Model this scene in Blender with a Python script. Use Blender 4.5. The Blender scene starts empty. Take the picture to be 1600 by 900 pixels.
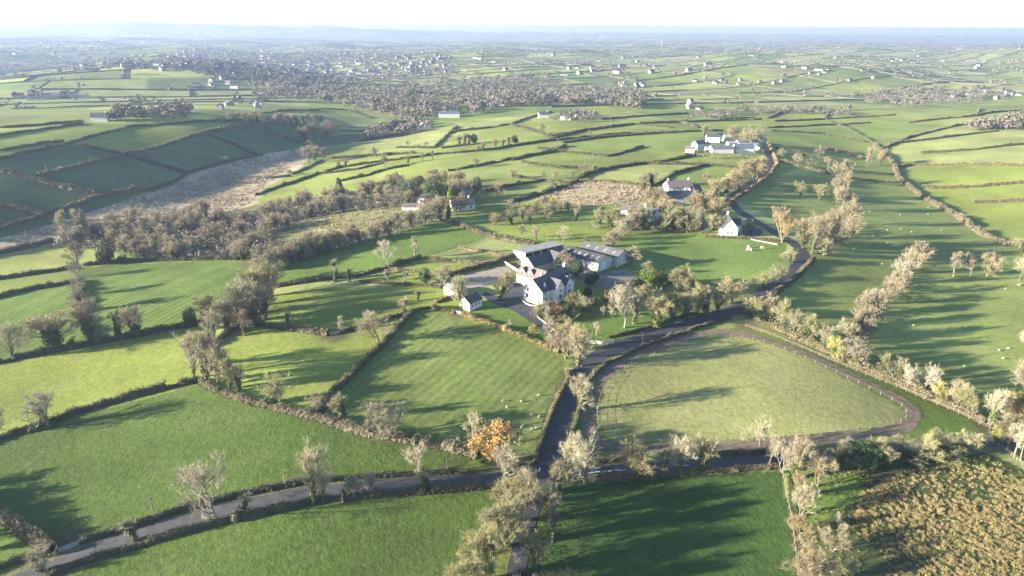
import bpy, math, random
import numpy as np
from mathutils import Matrix, Vector
R = math.radians
rng = np.random.default_rng(7); random.seed(7)
scene = bpy.context.scene; C = scene.collection

# ------------------------------------------------------------------ camera
CAM_H = 100.0; FPX = 1067.0; PITCH = R(20.83); ROLL = R(0.32)
fw = np.array([0, math.cos(PITCH), -math.sin(PITCH)]); r0 = np.array([1., 0, 0]); u0 = np.array([0, math.sin(PITCH), math.cos(PITCH)])
rt = r0*math.cos(ROLL) + u0*math.sin(ROLL); up = u0*math.cos(ROLL) - r0*math.sin(ROLL)
cam = bpy.data.cameras.new('camera'); camo = bpy.data.objects.new('camera', cam); C.objects.link(camo)
cam.sensor_width = 36; cam.lens = 36*FPX/1600; cam.clip_start = 1; cam.clip_end = 90000
camo.matrix_world = Matrix(((rt[0], up[0], -fw[0], 0), (rt[1], up[1], -fw[1], 0), (rt[2], up[2], -fw[2], CAM_H), (0, 0, 0, 1)))
scene.camera = camo
# ------------------------------------------------------------------ sky, sun, exposure
SUN_EL = R(12.5); SH = R(15)                      # shadows run to the right and slightly away
sd = np.array([-math.cos(SH)*math.cos(SUN_EL), -math.sin(SH)*math.cos(SUN_EL), math.sin(SUN_EL)])   # towards the sun
w = bpy.data.worlds.new('World'); scene.world = w; w.use_nodes = True
nt = w.node_tree; sk = nt.nodes.new('ShaderNodeTexSky'); sk.sky_type = 'NISHITA'; sk.sun_disc = False
sk.sun_elevation = SUN_EL; sk.sun_rotation = math.atan2(sd[0], sd[1]); sk.altitude = 100; sk.air_density = 1.0; sk.dust_density = 0.15; sk.ozone_density = 2.5
bg = nt.nodes['Background']; nt.links.new(sk.outputs[0], bg.inputs[0]); bg.inputs[1].default_value = 0.065
sl = bpy.data.lights.new('sun', 'SUN'); sl.energy = 5.0; sl.angle = R(0.6); sl.color = (1, 0.905, 0.755)
so = bpy.data.objects.new('sun', sl); C.objects.link(so); so.rotation_euler = Vector(sd).to_track_quat('Z', 'Y').to_euler(); so.location = (-300, -100, 200)
vs = scene.view_settings; vs.view_transform = 'Standard'; vs.look = 'None'; vs.gamma = 1; vs.use_curve_mapping = False; vs.exposure = 2.72
scene.cycles.max_bounces = 6; scene.cycles.diffuse_bounces = 3; scene.cycles.volume_bounces = 0; scene.cycles.use_denoising = True; scene.cycles.denoiser = 'OPENIMAGEDENOISE'; scene.cycles.denoising_input_passes = 'RGB_ALBEDO_NORMAL'; scene.cycles.denoising_prefilter = 'NONE'
scene.cycles.transparent_max_bounces = 4
try: scene.cycles.sampling_pattern = 'BLUE_NOISE'
except Exception: pass

# ------------------------------------------------------------------ terrain
def rays(px, py):
    px = np.asarray(px, float); py = np.asarray(py, float)
    d = fw + rt*((px-800)/FPX)[:, None] - up*((py-450)/FPX)[:, None]
    return d/np.linalg.norm(d, axis=1)[:, None]
def project(P):
    q = P - np.array([0, 0, CAM_H]); z = q@fw
    return 800+FPX*(q@rt)/z, 450-FPX*(q@up)/z, z
CTRL = [  # pixel x, pixel y, height of the ground there
 (-300,900,-2),(0,900,-2),(400,900,0),(800,900,0),(1240,900,-1),(1600,900,1),(1900,900,2),
 (-300,720,-1),(0,790,-1.5),(200,740,0),(450,700,1.5),(640,740,.5),(850,735,0),(1100,725,0),(1350,710,0),(1600,690,0),(1900,700,0),
 (0,640,-3),(150,610,-1.5),(320,580,1.5),(500,640,2),(700,640,1.2),(830,650,.5),(1000,640,-.5),(1180,600,.6),(1400,640,-.6),(1600,620,-3),(1900,640,-3),
 (-200,560,-4),(0,540,-2),(200,510,0),(400,500,2.5),(560,520,3),(680,490,4.5),(780,520,4),(900,540,2),(1100,500,1.5),(1250,530,1),(1400,540,-3),(1550,500,-4),(1800,500,-3),
 (-200,450,-4),(0,450,-2),(130,440,0),(300,430,2),(450,450,4),(600,440,6),(730,440,6),(850,450,6),(960,440,6),(1100,430,3),(1230,430,3),(1350,450,-1),(1480,440,-3),(1600,420,-4),(1800,420,-4),
 (0,390,-3),(120,385,-5.5),(300,370,-6),(450,380,1),(620,370,6),(780,370,7),(900,370,7),(1050,370,6),(1140,360,7),(1260,370,5),(1330,370,-1),(1450,360,-4),(1560,380,-6),(1800,370,-4),
 (-200,360,6),(0,350,-3),(100,350,-7.5),(250,320,-8),(400,310,-8),(520,310,-2),(660,310,5),(800,310,6),(950,310,8),(1070,305,9),(1200,310,5),(1310,310,1),(1420,300,-4),(1520,340,-6),(1600,310,-1),(1800,310,4),
 (-200,290,16),(0,290,9),(150,300,1),(270,275,-7.5),(380,255,-8),(470,250,-8),(600,255,1),(720,240,6),(860,250,9),(1000,260,10),(1130,240,12),(1200,250,11),(1290,255,3),(1390,255,-4),(1500,255,2),(1600,240,8),(1800,240,10),
 (-200,225,26),(0,215,22),(150,215,18),(280,235,6),(330,200,18),(440,205,4),(500,225,-7),(560,220,-6),(640,205,-2),(740,200,5),(850,195,8),(960,200,8),(1100,205,9),(1250,210,6),(1350,205,2),(1480,190,8),(1600,180,12),(1800,180,14),
 (-200,190,24),(50,190,24),(200,186,24),(350,182,20),(480,180,11),(560,180,-6),(680,175,-4),(800,175,3),(950,178,5),(1100,180,4),(1250,175,4),(1400,165,7),(1600,160,8),
 (50,165,4),(250,160,4),(420,160,2),(600,150,-4),(800,155,0),(1000,155,2),(1250,150,0),(1500,140,2)]
cp = np.array(CTRL, float)
dd = rays(cp[:, 0], cp[:, 1]); tt = (cp[:, 2]-CAM_H)/dd[:, 2]; cpw = dd[:, :2]*tt[:, None]
def warp(x, y):
    yy = y+100; return np.clip(np.arctan2(x, yy), -1.0, 1.0), np.log(np.clip(np.hypot(x, yy), 120, None))
cu, cv = warp(cpw[:, 0], cpw[:, 1])
def phi(u, v): return np.sqrt((u[:, None]-cu)**2 + ((v[:, None]-cv)*.7)**2 + 0.05**2)
A = phi(cu, cv); n = len(cu)
M = np.zeros((n+1, n+1)); M[:n, :n] = A - np.eye(n)*0.012; M[:n, n] = 1; M[n, :n] = 1
sol = np.linalg.solve(M, np.r_[cp[:, 2], 0])
wav = []
_r = np.random.default_rng(3)
for k in range(16):
    L = _r.uniform(450, 1100); a = _r.uniform(0, math.pi); wav.append((2*math.pi/L*math.cos(a), 2*math.pi/L*math.sin(a), _r.uniform(0, 6.28), L/700*3.5))
def smooth(a, b, x): t = np.clip((x-a)/(b-a), 0, 1); return t*t*(3-2*t)
def terrain(x, y):
    x = np.atleast_1d(np.asarray(x, float)); y = np.atleast_1d(np.asarray(y, float)); out = np.empty(len(x))
    for s in range(0, len(x), 40000):
        X = x[s:s+40000]; Y = y[s:s+40000]; u, v = warp(X, Y)
        near = phi(u, v)@sol[:n] + sol[n]
        far = np.full(len(X), -4.0)
        for kx, ky, ph, am in wav: far += am*np.cos(kx*X+ky*Y+ph)
        d = np.hypot(X, Y)
        far *= 1 - .5*smooth(3000, 7000, d)
        far += -20*smooth(1500, 5000, d)*np.exp(-((X+700)/1400)**2)
        for (hx, hy, hh, wx, wy) in ((-5000, 9000, 128, 1700, 1100), (-2600, 9400, 75, 1800, 1100), (-500, 10000, 45, 2400, 1100), (2500, 11000, 30, 3000, 1400)):
            far += hh*np.exp(-((X-hx)/wx)**2 - ((Y-hy)/wy)**2)
        k = smooth(900, 1500, d); out[s:s+40000] = np.clip(near, -14, 34)*(1-k) + far*k
    return out
TS = np.geomspace(90, 19500, 420)
def at(pts):                                     # picture points -> points on the ground
    pts = np.asarray(pts, float).reshape(-1, 2); d = rays(pts[:, 0], pts[:, 1]); N = len(d)
    P = d[:, None, :]*TS[None, :, None]; zt = terrain(P[..., 0].ravel(), P[..., 1].ravel()).reshape(N, -1)
    below = (P[..., 2]+CAM_H) < zt; i = np.where(below.any(1), below.argmax(1), len(TS)-1); i = np.clip(i, 1, None)
    a = TS[i-1].copy(); b = TS[i].copy()
    for _ in range(18):
        m = (a+b)/2; q = d*m[:, None]; bl = q[:, 2]+CAM_H < terrain(q[:, 0], q[:, 1]); b = np.where(bl, m, b); a = np.where(bl, a, m)
    q = d*b[:, None]; q[:, 2] = terrain(q[:, 0], q[:, 1]); return q

# ------------------------------------------------------------------ mesh helpers
def tri_mesh(name, V, F, mats=(), mi=None, smoothf=False):
    V = np.asarray(V, np.float32).reshape(-1, 3); F = np.asarray(F, np.int32); k = F.shape[1]
    me = bpy.data.meshes.new(name); me.vertices.add(len(V)); me.vertices.foreach_set('co', V.ravel())
    me.loops.add(F.size); me.loops.foreach_set('vertex_index', F.ravel())
    me.polygons.add(len(F)); me.polygons.foreach_set('loop_start', np.arange(0, F.size, k, dtype=np.int32))
    if mi is not None: me.polygons.foreach_set('material_index', np.asarray(mi, np.int32))
    me.polygons.foreach_set('use_smooth', np.full(len(F), smoothf))
    for m in mats: me.materials.append(m)
    me.update(calc_edges=True); return me
class MB:                                        # collects polygons with material slots
    def __init__(s): s.v = []; s.f = []; s.m = []
    def add(s, v, f, m=0):
        o = len(s.v); s.v += [tuple(p) for p in v]; s.f += [tuple(i+o for i in q) for q in f]; s.m += [m]*len(f)
    def box(s, x0, x1, y0, y1, z0, z1, m=0, xf=None):
        v = [(x, y, z) for x in (x0, x1) for y in (y0, y1) for z in (z0, z1)]
        if xf: v = [xf(*p) for p in v]
        s.add(v, [(0, 1, 3, 2), (4, 6, 7, 5), (0, 4, 5, 1), (2, 3, 7, 6), (0, 2, 6, 4), (1, 5, 7, 3)], m)
    def tube(s, a, b, ra, rb, n=6, m=0):
        a = Vector(a); b = Vector(b); q = (b-a).to_track_quat('Z', 'Y'); vs = []
        for c, r in ((a, ra), (b, rb)):
            for i in range(n): t = 2*math.pi*i/n; vs.append(c + q@Vector((r*math.cos(t), r*math.sin(t), 0)))
        s.add(vs, [(i, (i+1) % n, n+(i+1) % n, n+i) for i in range(n)] + [tuple(range(n))[::-1], tuple(range(n, 2*n))], m)
    def mesh(s, name, mats):
        me = bpy.data.meshes.new(name); me.from_pydata(s.v, [], s.f)
        for mm in mats: me.materials.append(mm)
        me.polygons.foreach_set('material_index', s.m); me.update(); return me
def obj(name, me, parent=None, loc=None, rz=None):
    o = bpy.data.objects.new(name, me); C.objects.link(o)
    if parent: o.parent = parent
    if loc is not None: o.location = loc
    if rz is not None: o.rotation_euler = (0, 0, rz)
    return o
def tag(o, label=None, cat=None, group=None, kind=None):
    if label: o['label'] = label
    if cat: o['category'] = cat
    if group: o['group'] = group
    if kind: o['kind'] = kind
    return o
def empty(name, loc, rz=0, label=None, cat=None, group=None):
    o = obj(name, None, None, loc, rz); o.empty_display_size = .5; return tag(o, label, cat, group)

# ------------------------------------------------------------------ materials
def mat(name, col, rough=.9, noise=None, scale=1.0, var=.25, bump=0, bscale=None, objcol=False, spec=.2, rnd=0.0, detail=4, trans=0):
    m = bpy.data.materials.new(name); m.use_nodes = True; t = m.node_tree; b = t.nodes['Principled BSDF']
    b.inputs['Roughness'].default_value = rough; b.inputs['Specular IOR Level'].default_value = spec
    tc = t.nodes.new('ShaderNodeNewGeometry'); cur = None
    rgb = t.nodes.new('ShaderNodeRGB'); rgb.outputs[0].default_value = (*col, 1); cur = rgb.outputs[0]
    if noise is not None:
        nz = t.nodes.new('ShaderNodeTexNoise'); nz.inputs['Scale'].default_value = scale; nz.inputs['Detail'].default_value = detail
        t.links.new(tc.outputs['Position'], nz.inputs['Vector'])
        rp = t.nodes.new('ShaderNodeMapRange'); rp.inputs[1].default_value = .35; rp.inputs[2].default_value = .65; t.links.new(nz.outputs[0], rp.inputs[0])
        mx = t.nodes.new('ShaderNodeMix'); mx.data_type = 'RGBA'; t.links.new(rp.outputs[0], mx.inputs['Factor']); t.links.new(cur, mx.inputs['A']); mx.inputs['B'].default_value = (*noise, 1); cur = mx.outputs['Result']
    if objcol:
        oi = t.nodes.new('ShaderNodeObjectInfo'); mm = t.nodes.new('ShaderNodeMix'); mm.data_type = 'RGBA'; mm.blend_type = 'MULTIPLY'; mm.inputs['Factor'].default_value = 1
        t.links.new(cur, mm.inputs['A']); t.links.new(oi.outputs['Color'], mm.inputs['B']); cur = mm.outputs['Result']
    t.links.new(cur, b.inputs['Base Color'])
    if bump:
        nz2 = t.nodes.new('ShaderNodeTexNoise'); nz2.inputs['Scale'].default_value = bscale or scale; nz2.inputs['Detail'].default_value = 4; t.links.new(tc.outputs['Position'], nz2.inputs['Vector'])
        bp = t.nodes.new('ShaderNodeBump'); bp.inputs['Strength'].default_value = 1; bp.inputs['Distance'].default_value = bump; t.links.new(nz2.outputs[0], bp.inputs['Height']); t.links.new(bp.outputs[0], b.inputs['Normal'])
    if trans: b.inputs['Transmission Weight'].default_value = 0
    return m
M_bark = mat('bark', (.095, .085, .066), noise=(.175, .16, .125), scale=1.2, objcol=True)
M_twig = mat('twig', (.285, .262, .192), noise=(.175, .16, .116), scale=.6, objcol=True)
M_ivy = mat('ivy_leaf', (.045, .065, .022), rough=.55, noise=(.085, .10, .035), scale=.9, objcol=True, spec=.3)
M_ever = mat('evergreen_leaf', (.030, .052, .022), rough=.6, noise=(.06, .085, .03), scale=.7, objcol=True)
M_leafc = mat('autumn_leaf', (.42, .245, .062), noise=(.31, .17, .05), scale=.8, objcol=True)
M_hedge = mat('hedge_twigs', (.075, .066, .045), noise=(.055, .056, .032), scale=.6, objcol=True, bump=.25, bscale=2.5)
M_hleaf = mat('hedge_leaves', (.135, .122, .080), noise=(.080, .080, .046), scale=.45, objcol=True)
M_road = mat('tarmac', (.034, .035, .040), noise=(.050, .050, .052), scale=.35, rough=.8, bump=.01, bscale=4, detail=6)  # tarmac, with the dark bluish tone of a shaded road put into its colour
M_lane = mat('lane_tarmac', (.075, .072, .070), noise=(.052, .051, .051), scale=.4, rough=.85, bump=.01, bscale=4, detail=6)
M_drive = mat('drive_tarmac', (.034, .038, .048), noise=(.052, .054, .060), scale=.4, rough=.75)
M_track = mat('sand_track', (.165, .122, .085), noise=(.10, .085, .055), scale=.5, rough=.95, bump=.05, bscale=1.5, detail=6)
M_arena = mat('arena_sand', (.25, .213, .178), noise=(.19, .162, .135), scale=.3, rough=.95, bump=.04, bscale=1.2)
M_yard = mat('yard_concrete', (.18, .162, .145), noise=(.12, .11, .10), scale=.3, rough=.9)
M_white = mat('white_render', (.62, .60, .56), noise=(.50, .485, .455), scale=.6, objcol=True)
M_cream = mat('cream_render', (.44, .39, .32), noise=(.34, .30, .25), scale=.5)
M_stone = mat('stone_wall', (.30, .27, .22), noise=(.22, .20, .16), scale=1.5, bump=.04, bscale=3)
M_slate = mat('slate_roof', (.042, .044, .052), noise=(.065, .065, .068), scale=.8, rough=.6, spec=.4, objcol=True)
M_tile = mat('brown_tile_roof', (.15, .12, .11), noise=(.10, .085, .08), scale=.8)
M_sheet = mat('sheet_roof', (.19, .188, .188), noise=(.26, .255, .25), scale=.3, rough=.6, objcol=True)
M_glass = mat('window_glass', (.03, .035, .045), rough=.12, spec=.6)
M_frame = mat('painted_wood', (.75, .74, .72))
M_door = mat('dark_door', (.05, .045, .05), rough=.5)
M_wood = mat('weathered_wood', (.20, .175, .135), noise=(.14, .12, .09), scale=3)
M_pole = mat('pole_wood', (.17, .13, .10))
M_paint = mat('road_paint', (.80, .80, .78))
M_wool = mat('sheep_wool', (.42, .40, .345), noise=(.34, .32, .28), scale=6)
M_face = mat('sheep_face', (.55, .50, .44))
M_tuss = mat('rush_tussock', (.30, .245, .12), noise=(.18, .15, .07), scale=.9, objcol=True)
M_reed = mat('bog_reed', (.32, .255, .165), noise=(.215, .17, .105), scale=.05)
M_far = mat('far_hedge', (.060, .062, .042), noise=(.09, .085, .06), scale=.01)
M_farw = mat('far_wood', (.150, .130, .098), noise=(.098, .098, .070), scale=.015)
M_metal = mat('galvanised', (.55, .57, .58), rough=.45, spec=.5)

# ------------------------------------------------------------------ the ground: one sheet, field colours in an attribute
FIELDS = [  # colour class, sward roughness, stripe strength, stripe angle (deg), outline
 ('mix', .1, 0, 0, [(420,300),(500,232),(700,190),(860,175),(1050,178),(1200,190),(1205,255),(1100,300),(1000,320),(860,320),(700,330),(560,300)]),
 ('mix', .1, 0, 0, [(1195,260),(1200,172),(1420,160),(1650,150),(1650,262),(1400,290)]),
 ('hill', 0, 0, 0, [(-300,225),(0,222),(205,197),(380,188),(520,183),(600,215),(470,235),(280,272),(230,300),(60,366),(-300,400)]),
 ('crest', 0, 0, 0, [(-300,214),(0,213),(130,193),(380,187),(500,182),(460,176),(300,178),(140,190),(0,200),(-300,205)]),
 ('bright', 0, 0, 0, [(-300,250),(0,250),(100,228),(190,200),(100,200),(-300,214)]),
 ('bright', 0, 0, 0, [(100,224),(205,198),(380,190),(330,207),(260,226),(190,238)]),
 ('bog', 0, 0, 0, [(-200,430),(-200,395),(0,372),(75,352),(235,302),(300,272),(410,240),(500,228),(470,262),(420,290),(400,318),(330,345),(150,378),(60,392),(0,400)]),
 ('dull', .3, 0, 0, [(330,335),(400,320),(560,300),(700,290),(700,345),(560,385),(430,415),(380,405)]),
 ('rushy', 1, 0, 0, [(478,350),(520,335),(590,328),(660,330),(680,340),(560,362),(490,378)]),
 ('lush', .2, 0, 0, [(410,412),(440,405),(560,380),(690,346),(765,370),(715,388),(660,403),(605,420),(560,433),(420,448)]),
 ('bright', 0, 0, 0, [(560,440),(610,420),(690,432),(660,445)]),('bright', 0, 0, 0, [(612,418),(662,403),(745,413),(690,430)]),('pale', 0, 0, 0, [(666,402),(716,388),(790,400),(748,413)]),('pale', 0, 0, 0, [(718,387),(766,371),(835,384),(795,399)]),
 ('bright', .1, 0, 0, [(415,462),(560,445),(690,446),(700,470),(675,480),(575,510),(515,524),(395,508)]),
 ('cereal', 0, .8, 68, [(130,417),(385,404),(395,440),(330,507),(140,536),(128,470)]),
 ('cereal', 0, .8, 74, [(-250,510),(0,468),(118,441),(138,534),(0,564),(-250,620)]),
 ('bright', 0, 0, 0, [(-250,475),(0,436),(113,420),(116,441),(0,465),(-250,508)]),
 ('crest', .1, 0, 0, [(-250,450),(0,398),(80,377),(200,400),(205,408),(118,421),(0,435),(-250,472)]),
 ('bright', .5, 0, 0, [(-250,625),(0,566),(330,506),(318,592),(0,685),(-250,760)]),
 ('bright', .4, 0, 0, [(340,518),(400,509),(515,524),(580,509),(642,489),(503,646),(325,602)]),
 ('mid', .3, .55, 62, [(642,489),(676,481),(880,555),(887,595),(838,716),(745,713),(640,690),(500,652)]),
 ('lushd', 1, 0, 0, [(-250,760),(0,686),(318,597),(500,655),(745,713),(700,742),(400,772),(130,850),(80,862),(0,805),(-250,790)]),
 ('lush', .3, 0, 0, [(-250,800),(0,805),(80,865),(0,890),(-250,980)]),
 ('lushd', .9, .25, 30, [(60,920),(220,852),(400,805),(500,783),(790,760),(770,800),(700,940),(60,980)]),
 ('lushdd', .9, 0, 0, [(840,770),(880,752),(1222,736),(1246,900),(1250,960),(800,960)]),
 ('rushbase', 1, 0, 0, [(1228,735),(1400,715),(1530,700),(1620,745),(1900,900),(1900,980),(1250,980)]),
 ('lush', .8, 0, 0, [(1232,738),(1330,725),(1350,770),(1310,800),(1250,830)]),
 ('lush', .6, 0, 0, [(1150,512),(1200,520),(1400,605),(1550,668),(1500,690),(1400,690),(1200,700),(930,705),(900,690),(915,600),(960,560),(1060,522)]),
 ('olive', .6, 0, 0, [(930,650),(945,600),(985,565),(1050,540),(1120,524),(1165,523),(1260,560),(1390,625),(1415,648),(1390,668),(1250,688),(1060,697),(960,690)]),
 ('lush', .4, 0, 0, [(880,520),(900,495),(935,470),(990,460),(1080,462),(1110,485),(1060,507),(960,537),(900,548)]),
 ('lush', .2, 0, 0, [(745,480),(775,478),(800,480),(856,518),(880,545),(840,532),(722,490)]),
 ('field', .3, 0, 0, [(1215,462),(1270,400),(1330,390),(1420,395),(1330,510),(1310,545),(1170,487)]),
 ('field', .3, 0, 0, [(1330,545),(1345,500),(1440,402),(1600,440),(1900,480),(1900,640),(1600,640),(1545,660),(1420,588)]),
 ('field', .2, 0, 0, [(1150,312),(1205,262),(1212,250),(1400,290),(1480,335),(1560,380),(1600,390),(1600,442),(1440,402),(1330,390),(1270,362),(1200,340)]),
 ('vivid', .1, 0, 0, [(975,372),(1000,365),(1130,368),(1230,378),(1225,410),(1150,440),(1080,450),(1010,430),(985,405)]),
 ('bright', .1, 0, 0, [(765,352),(880,352),(960,360),(950,385),(870,384),(800,376),(765,368)]),
 ('pale', .1, 0, 0, [(1385,238),(1480,190),(1650,160),(1650,258),(1500,257),(1400,262)]),
 ('bright', .1, 0, 0, [(1400,262),(1500,258),(1650,258),(1650,388),(1560,378),(1450,315)]),
 ('straw', .6, 0, 0, [(860,305),(920,280),(990,285),(1040,292),(1010,318),(900,322)]),
 ('pale', 0, 0, 0, [(920,272),(1000,257),(1100,258),(1050,272),(1000,290),(930,282)]),
 ('pale', 0, 0, 0, [(677,232),(715,198),(800,180),(860,175),(800,193),(720,207)]),('pale', 0, 0, 0, [(590,212),(690,200),(715,198),(677,232),(560,240)]),
 ('field', 0, 0, 0, [(700,262),(800,262),(900,262),(880,290),(800,312),(760,300)]),
]
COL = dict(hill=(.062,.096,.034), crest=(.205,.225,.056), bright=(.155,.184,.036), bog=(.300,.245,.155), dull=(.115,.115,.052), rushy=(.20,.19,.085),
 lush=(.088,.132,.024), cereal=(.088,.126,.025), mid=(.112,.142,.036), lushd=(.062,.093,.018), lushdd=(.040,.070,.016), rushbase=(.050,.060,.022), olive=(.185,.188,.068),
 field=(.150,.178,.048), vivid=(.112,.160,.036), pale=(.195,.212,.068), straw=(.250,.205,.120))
def pip(x, y, poly):
    ins = np.zeros(len(x), bool); j = len(poly)-1
    for i in range(len(poly)):
        xi, yi = poly[i][:2]; xj, yj = poly[j][:2]
        c = ((yi > y) != (yj > y)); ins ^= c & (x < (xj-xi)*(y-yi)/(yj-yi+1e-12)+xi); j = i
    return ins
def densify(pts, step):
    out = []
    for a, b in zip(pts[:-1], pts[1:]):
        k = max(1, int(math.hypot(b[0]-a[0], b[1]-a[1])/step)); out += [(a[0]+(b[0]-a[0])*i/k, a[1]+(b[1]-a[1])*i/k) for i in range(k)]
    return out+[pts[-1]]
# far field pattern: a warped grid of fields
FA = R(24)
def cell(x, y):
    a = x*math.cos(FA)+y*math.sin(FA) + 45*np.sin(y/310+.4) + 30*np.sin(x/170); b = -x*math.sin(FA)+y*math.cos(FA) + 40*np.sin(x/260+1.1) + 25*np.sin(y/150)
    return a, b
CA, CB = 140., 95.
def cellcolor(x, y):
    a, b = cell(x, y); j = np.floor(b/CB); i = np.floor(a/CA + .37*(j % 3))
    h = np.modf(np.abs(np.sin(i*12.9898+j*78.233)*43758.5453))[0]; h2 = np.modf(np.abs(np.sin(i*39.3+j*11.7)*24634.63))[0]
    pal = np.array([COL['field'], COL['bright'], COL['pale'], COL['mid'], COL['olive'], COL['crest'], COL['vivid'], COL['bright']])
    return pal[(h*8).astype(int)]*(.75+.4*h2)[:, None]
th = np.linspace(R(-64), R(64), 470)
rho = np.r_[np.geomspace(90, 900, 520), np.geomspace(905, 20000, 270)]
TH, RH = np.meshgrid(th, rho); gx = (RH*np.sin(TH)).ravel(); gy = (RH*np.cos(TH)-60).ravel(); gz = terrain(gx, gy)
col = cellcolor(gx, gy); aux = np.zeros((len(gx), 3)); ang = np.zeros(len(gx))
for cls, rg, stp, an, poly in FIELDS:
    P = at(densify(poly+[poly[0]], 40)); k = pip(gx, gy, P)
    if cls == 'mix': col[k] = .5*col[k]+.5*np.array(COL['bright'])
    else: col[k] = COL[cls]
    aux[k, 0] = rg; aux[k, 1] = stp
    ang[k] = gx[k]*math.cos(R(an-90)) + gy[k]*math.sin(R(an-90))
for (mx, my, mr) in ((518,522,5),(528,526,5),(100,856,6),(112,862,5),(716,491,4),(932,700,6),(836,722,5),(1545,672,5),(1165,508,5),(390,412,6)):
    q = at([(mx, my)])[0]; d = np.hypot(gx-q[0], gy-q[1]); k = np.clip(1.2-d/mr, 0, .8)[:, None]; col = col*(1-k)+np.array([.085, .066, .042])*k
nc = len(th); nr = len(rho); ii = (np.arange(nr-1)[:, None]*nc + np.arange(nc-1)[None]).ravel()
gm = tri_mesh('ground', np.c_[gx, gy, gz], np.c_[ii, ii+1, ii+nc+1, ii+nc], smoothf=True)
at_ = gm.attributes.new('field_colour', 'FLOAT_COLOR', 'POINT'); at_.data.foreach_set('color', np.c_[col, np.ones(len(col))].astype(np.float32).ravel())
at_ = gm.attributes.new('sward', 'FLOAT_VECTOR', 'POINT'); at_.data.foreach_set('vector', aux.astype(np.float32).ravel())
at_ = gm.attributes.new('row', 'FLOAT', 'POINT'); at_.data.foreach_set('value', ang.astype(np.float32))
def ground_material():
    m = bpy.data.materials.new('pasture'); m.use_nodes = True; t = m.node_tree; b = t.nodes['Principled BSDF']; L = t.links.new
    b.inputs['Roughness'].default_value = .95; b.inputs['Specular IOR Level'].default_value = .1
    geo = t.nodes.new('ShaderNodeNewGeometry')
    def attr(nm): a = t.nodes.new('ShaderNodeAttribute'); a.attribute_name = nm; return a
    def noise(s, det=4, ro=.55): z = t.nodes.new('ShaderNodeTexNoise'); z.inputs['Scale'].default_value = s; z.inputs['Detail'].default_value = det; z.inputs['Roughness'].default_value = ro; L(geo.outputs['Position'], z.inputs['Vector']); return z.outputs[0]
    def math_(op, a, b_=None, c=None):
        q = t.nodes.new('ShaderNodeMath'); q.operation = op
        for i, v in enumerate((a, b_, c)):
            if v is None: continue
            if isinstance(v, (int, float)): q.inputs[i].default_value = v
            else: L(v, q.inputs[i])
        return q.outputs[0]
    def rng_(v, a, b_, c, d): q = t.nodes.new('ShaderNodeMapRange'); L(v, q.inputs[0]); [setattr(q.inputs[i+1], 'default_value', x) for i, x in enumerate((a, b_, c, d))]; return q.outputs[0]
    ca = attr('field_colour'); sw = attr('sward'); rw = attr('row'); sep = t.nodes.new('ShaderNodeSeparateXYZ'); L(sw.outputs['Vector'], sep.inputs[0])
    n1 = noise(.02, 5); n2 = noise(.55, 5, .65); n3 = noise(1.6, 3); n4 = noise(.09, 4)
    stripe = math_('SINE', math_('MULTIPLY', math_('ADD', rw.outputs['Fac'], math_('MULTIPLY', n4, 2.0)), 2.1))
    stripe2 = math_('SINE', math_('MULTIPLY', math_('ADD', rw.outputs['Fac'], math_('MULTIPLY', n4, 1.2)), .55))
    st = math_('MULTIPLY', math_('ADD', stripe, math_('MULTIPLY', stripe2, .6)), sep.outputs['Y'])
    v = math_('MULTIPLY', rng_(n1, .3, .7, .70, 1.32), rng_(n2, .3, .7, .80, 1.2))
    v = math_('MULTIPLY', v, rng_(n3, .3, .7, .9, 1.1))
    v = math_('MULTIPLY', v, math_('ADD', 1.0, math_('MULTIPLY', st, .16)))
    # dry, yellowish patches
    mix = t.nodes.new('ShaderNodeMix'); mix.data_type = 'RGBA'; L(math_('MULTIPLY', rng_(n4, .48, .72, 0, .45), 1.0), mix.inputs['Factor']); L(ca.outputs['Color'], mix.inputs['A'])
    hs = t.nodes.new('ShaderNodeHueSaturation'); hs.inputs['Hue'].default_value = .475; hs.inputs['Saturation'].default_value = .85; hs.inputs['Value'].default_value = 1.18; L(ca.outputs['Color'], hs.inputs['Color']); L(hs.outputs[0], mix.inputs['B'])
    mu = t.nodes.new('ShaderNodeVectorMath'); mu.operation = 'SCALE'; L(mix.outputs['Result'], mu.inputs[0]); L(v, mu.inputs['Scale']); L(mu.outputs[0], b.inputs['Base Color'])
    h = math_('ADD', math_('MULTIPLY', n2, math_('ADD', .08, math_('MULTIPLY', sep.outputs['X'], .22))), math_('MULTIPLY', n3, math_('ADD', .05, math_('MULTIPLY', sep.outputs['X'], .08))))
    h = math_('ADD', h, math_('MULTIPLY', st, .03))
    bp = t.nodes.new('ShaderNodeBump'); bp.inputs['Strength'].default_value = .8; bp.inputs['Distance'].default_value = 1; L(h, bp.inputs['Height']); L(bp.outputs[0], b.inputs['Normal'])
    return m
gm.materials.append(ground_material()); tag(obj('ground', gm), kind='structure')

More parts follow.
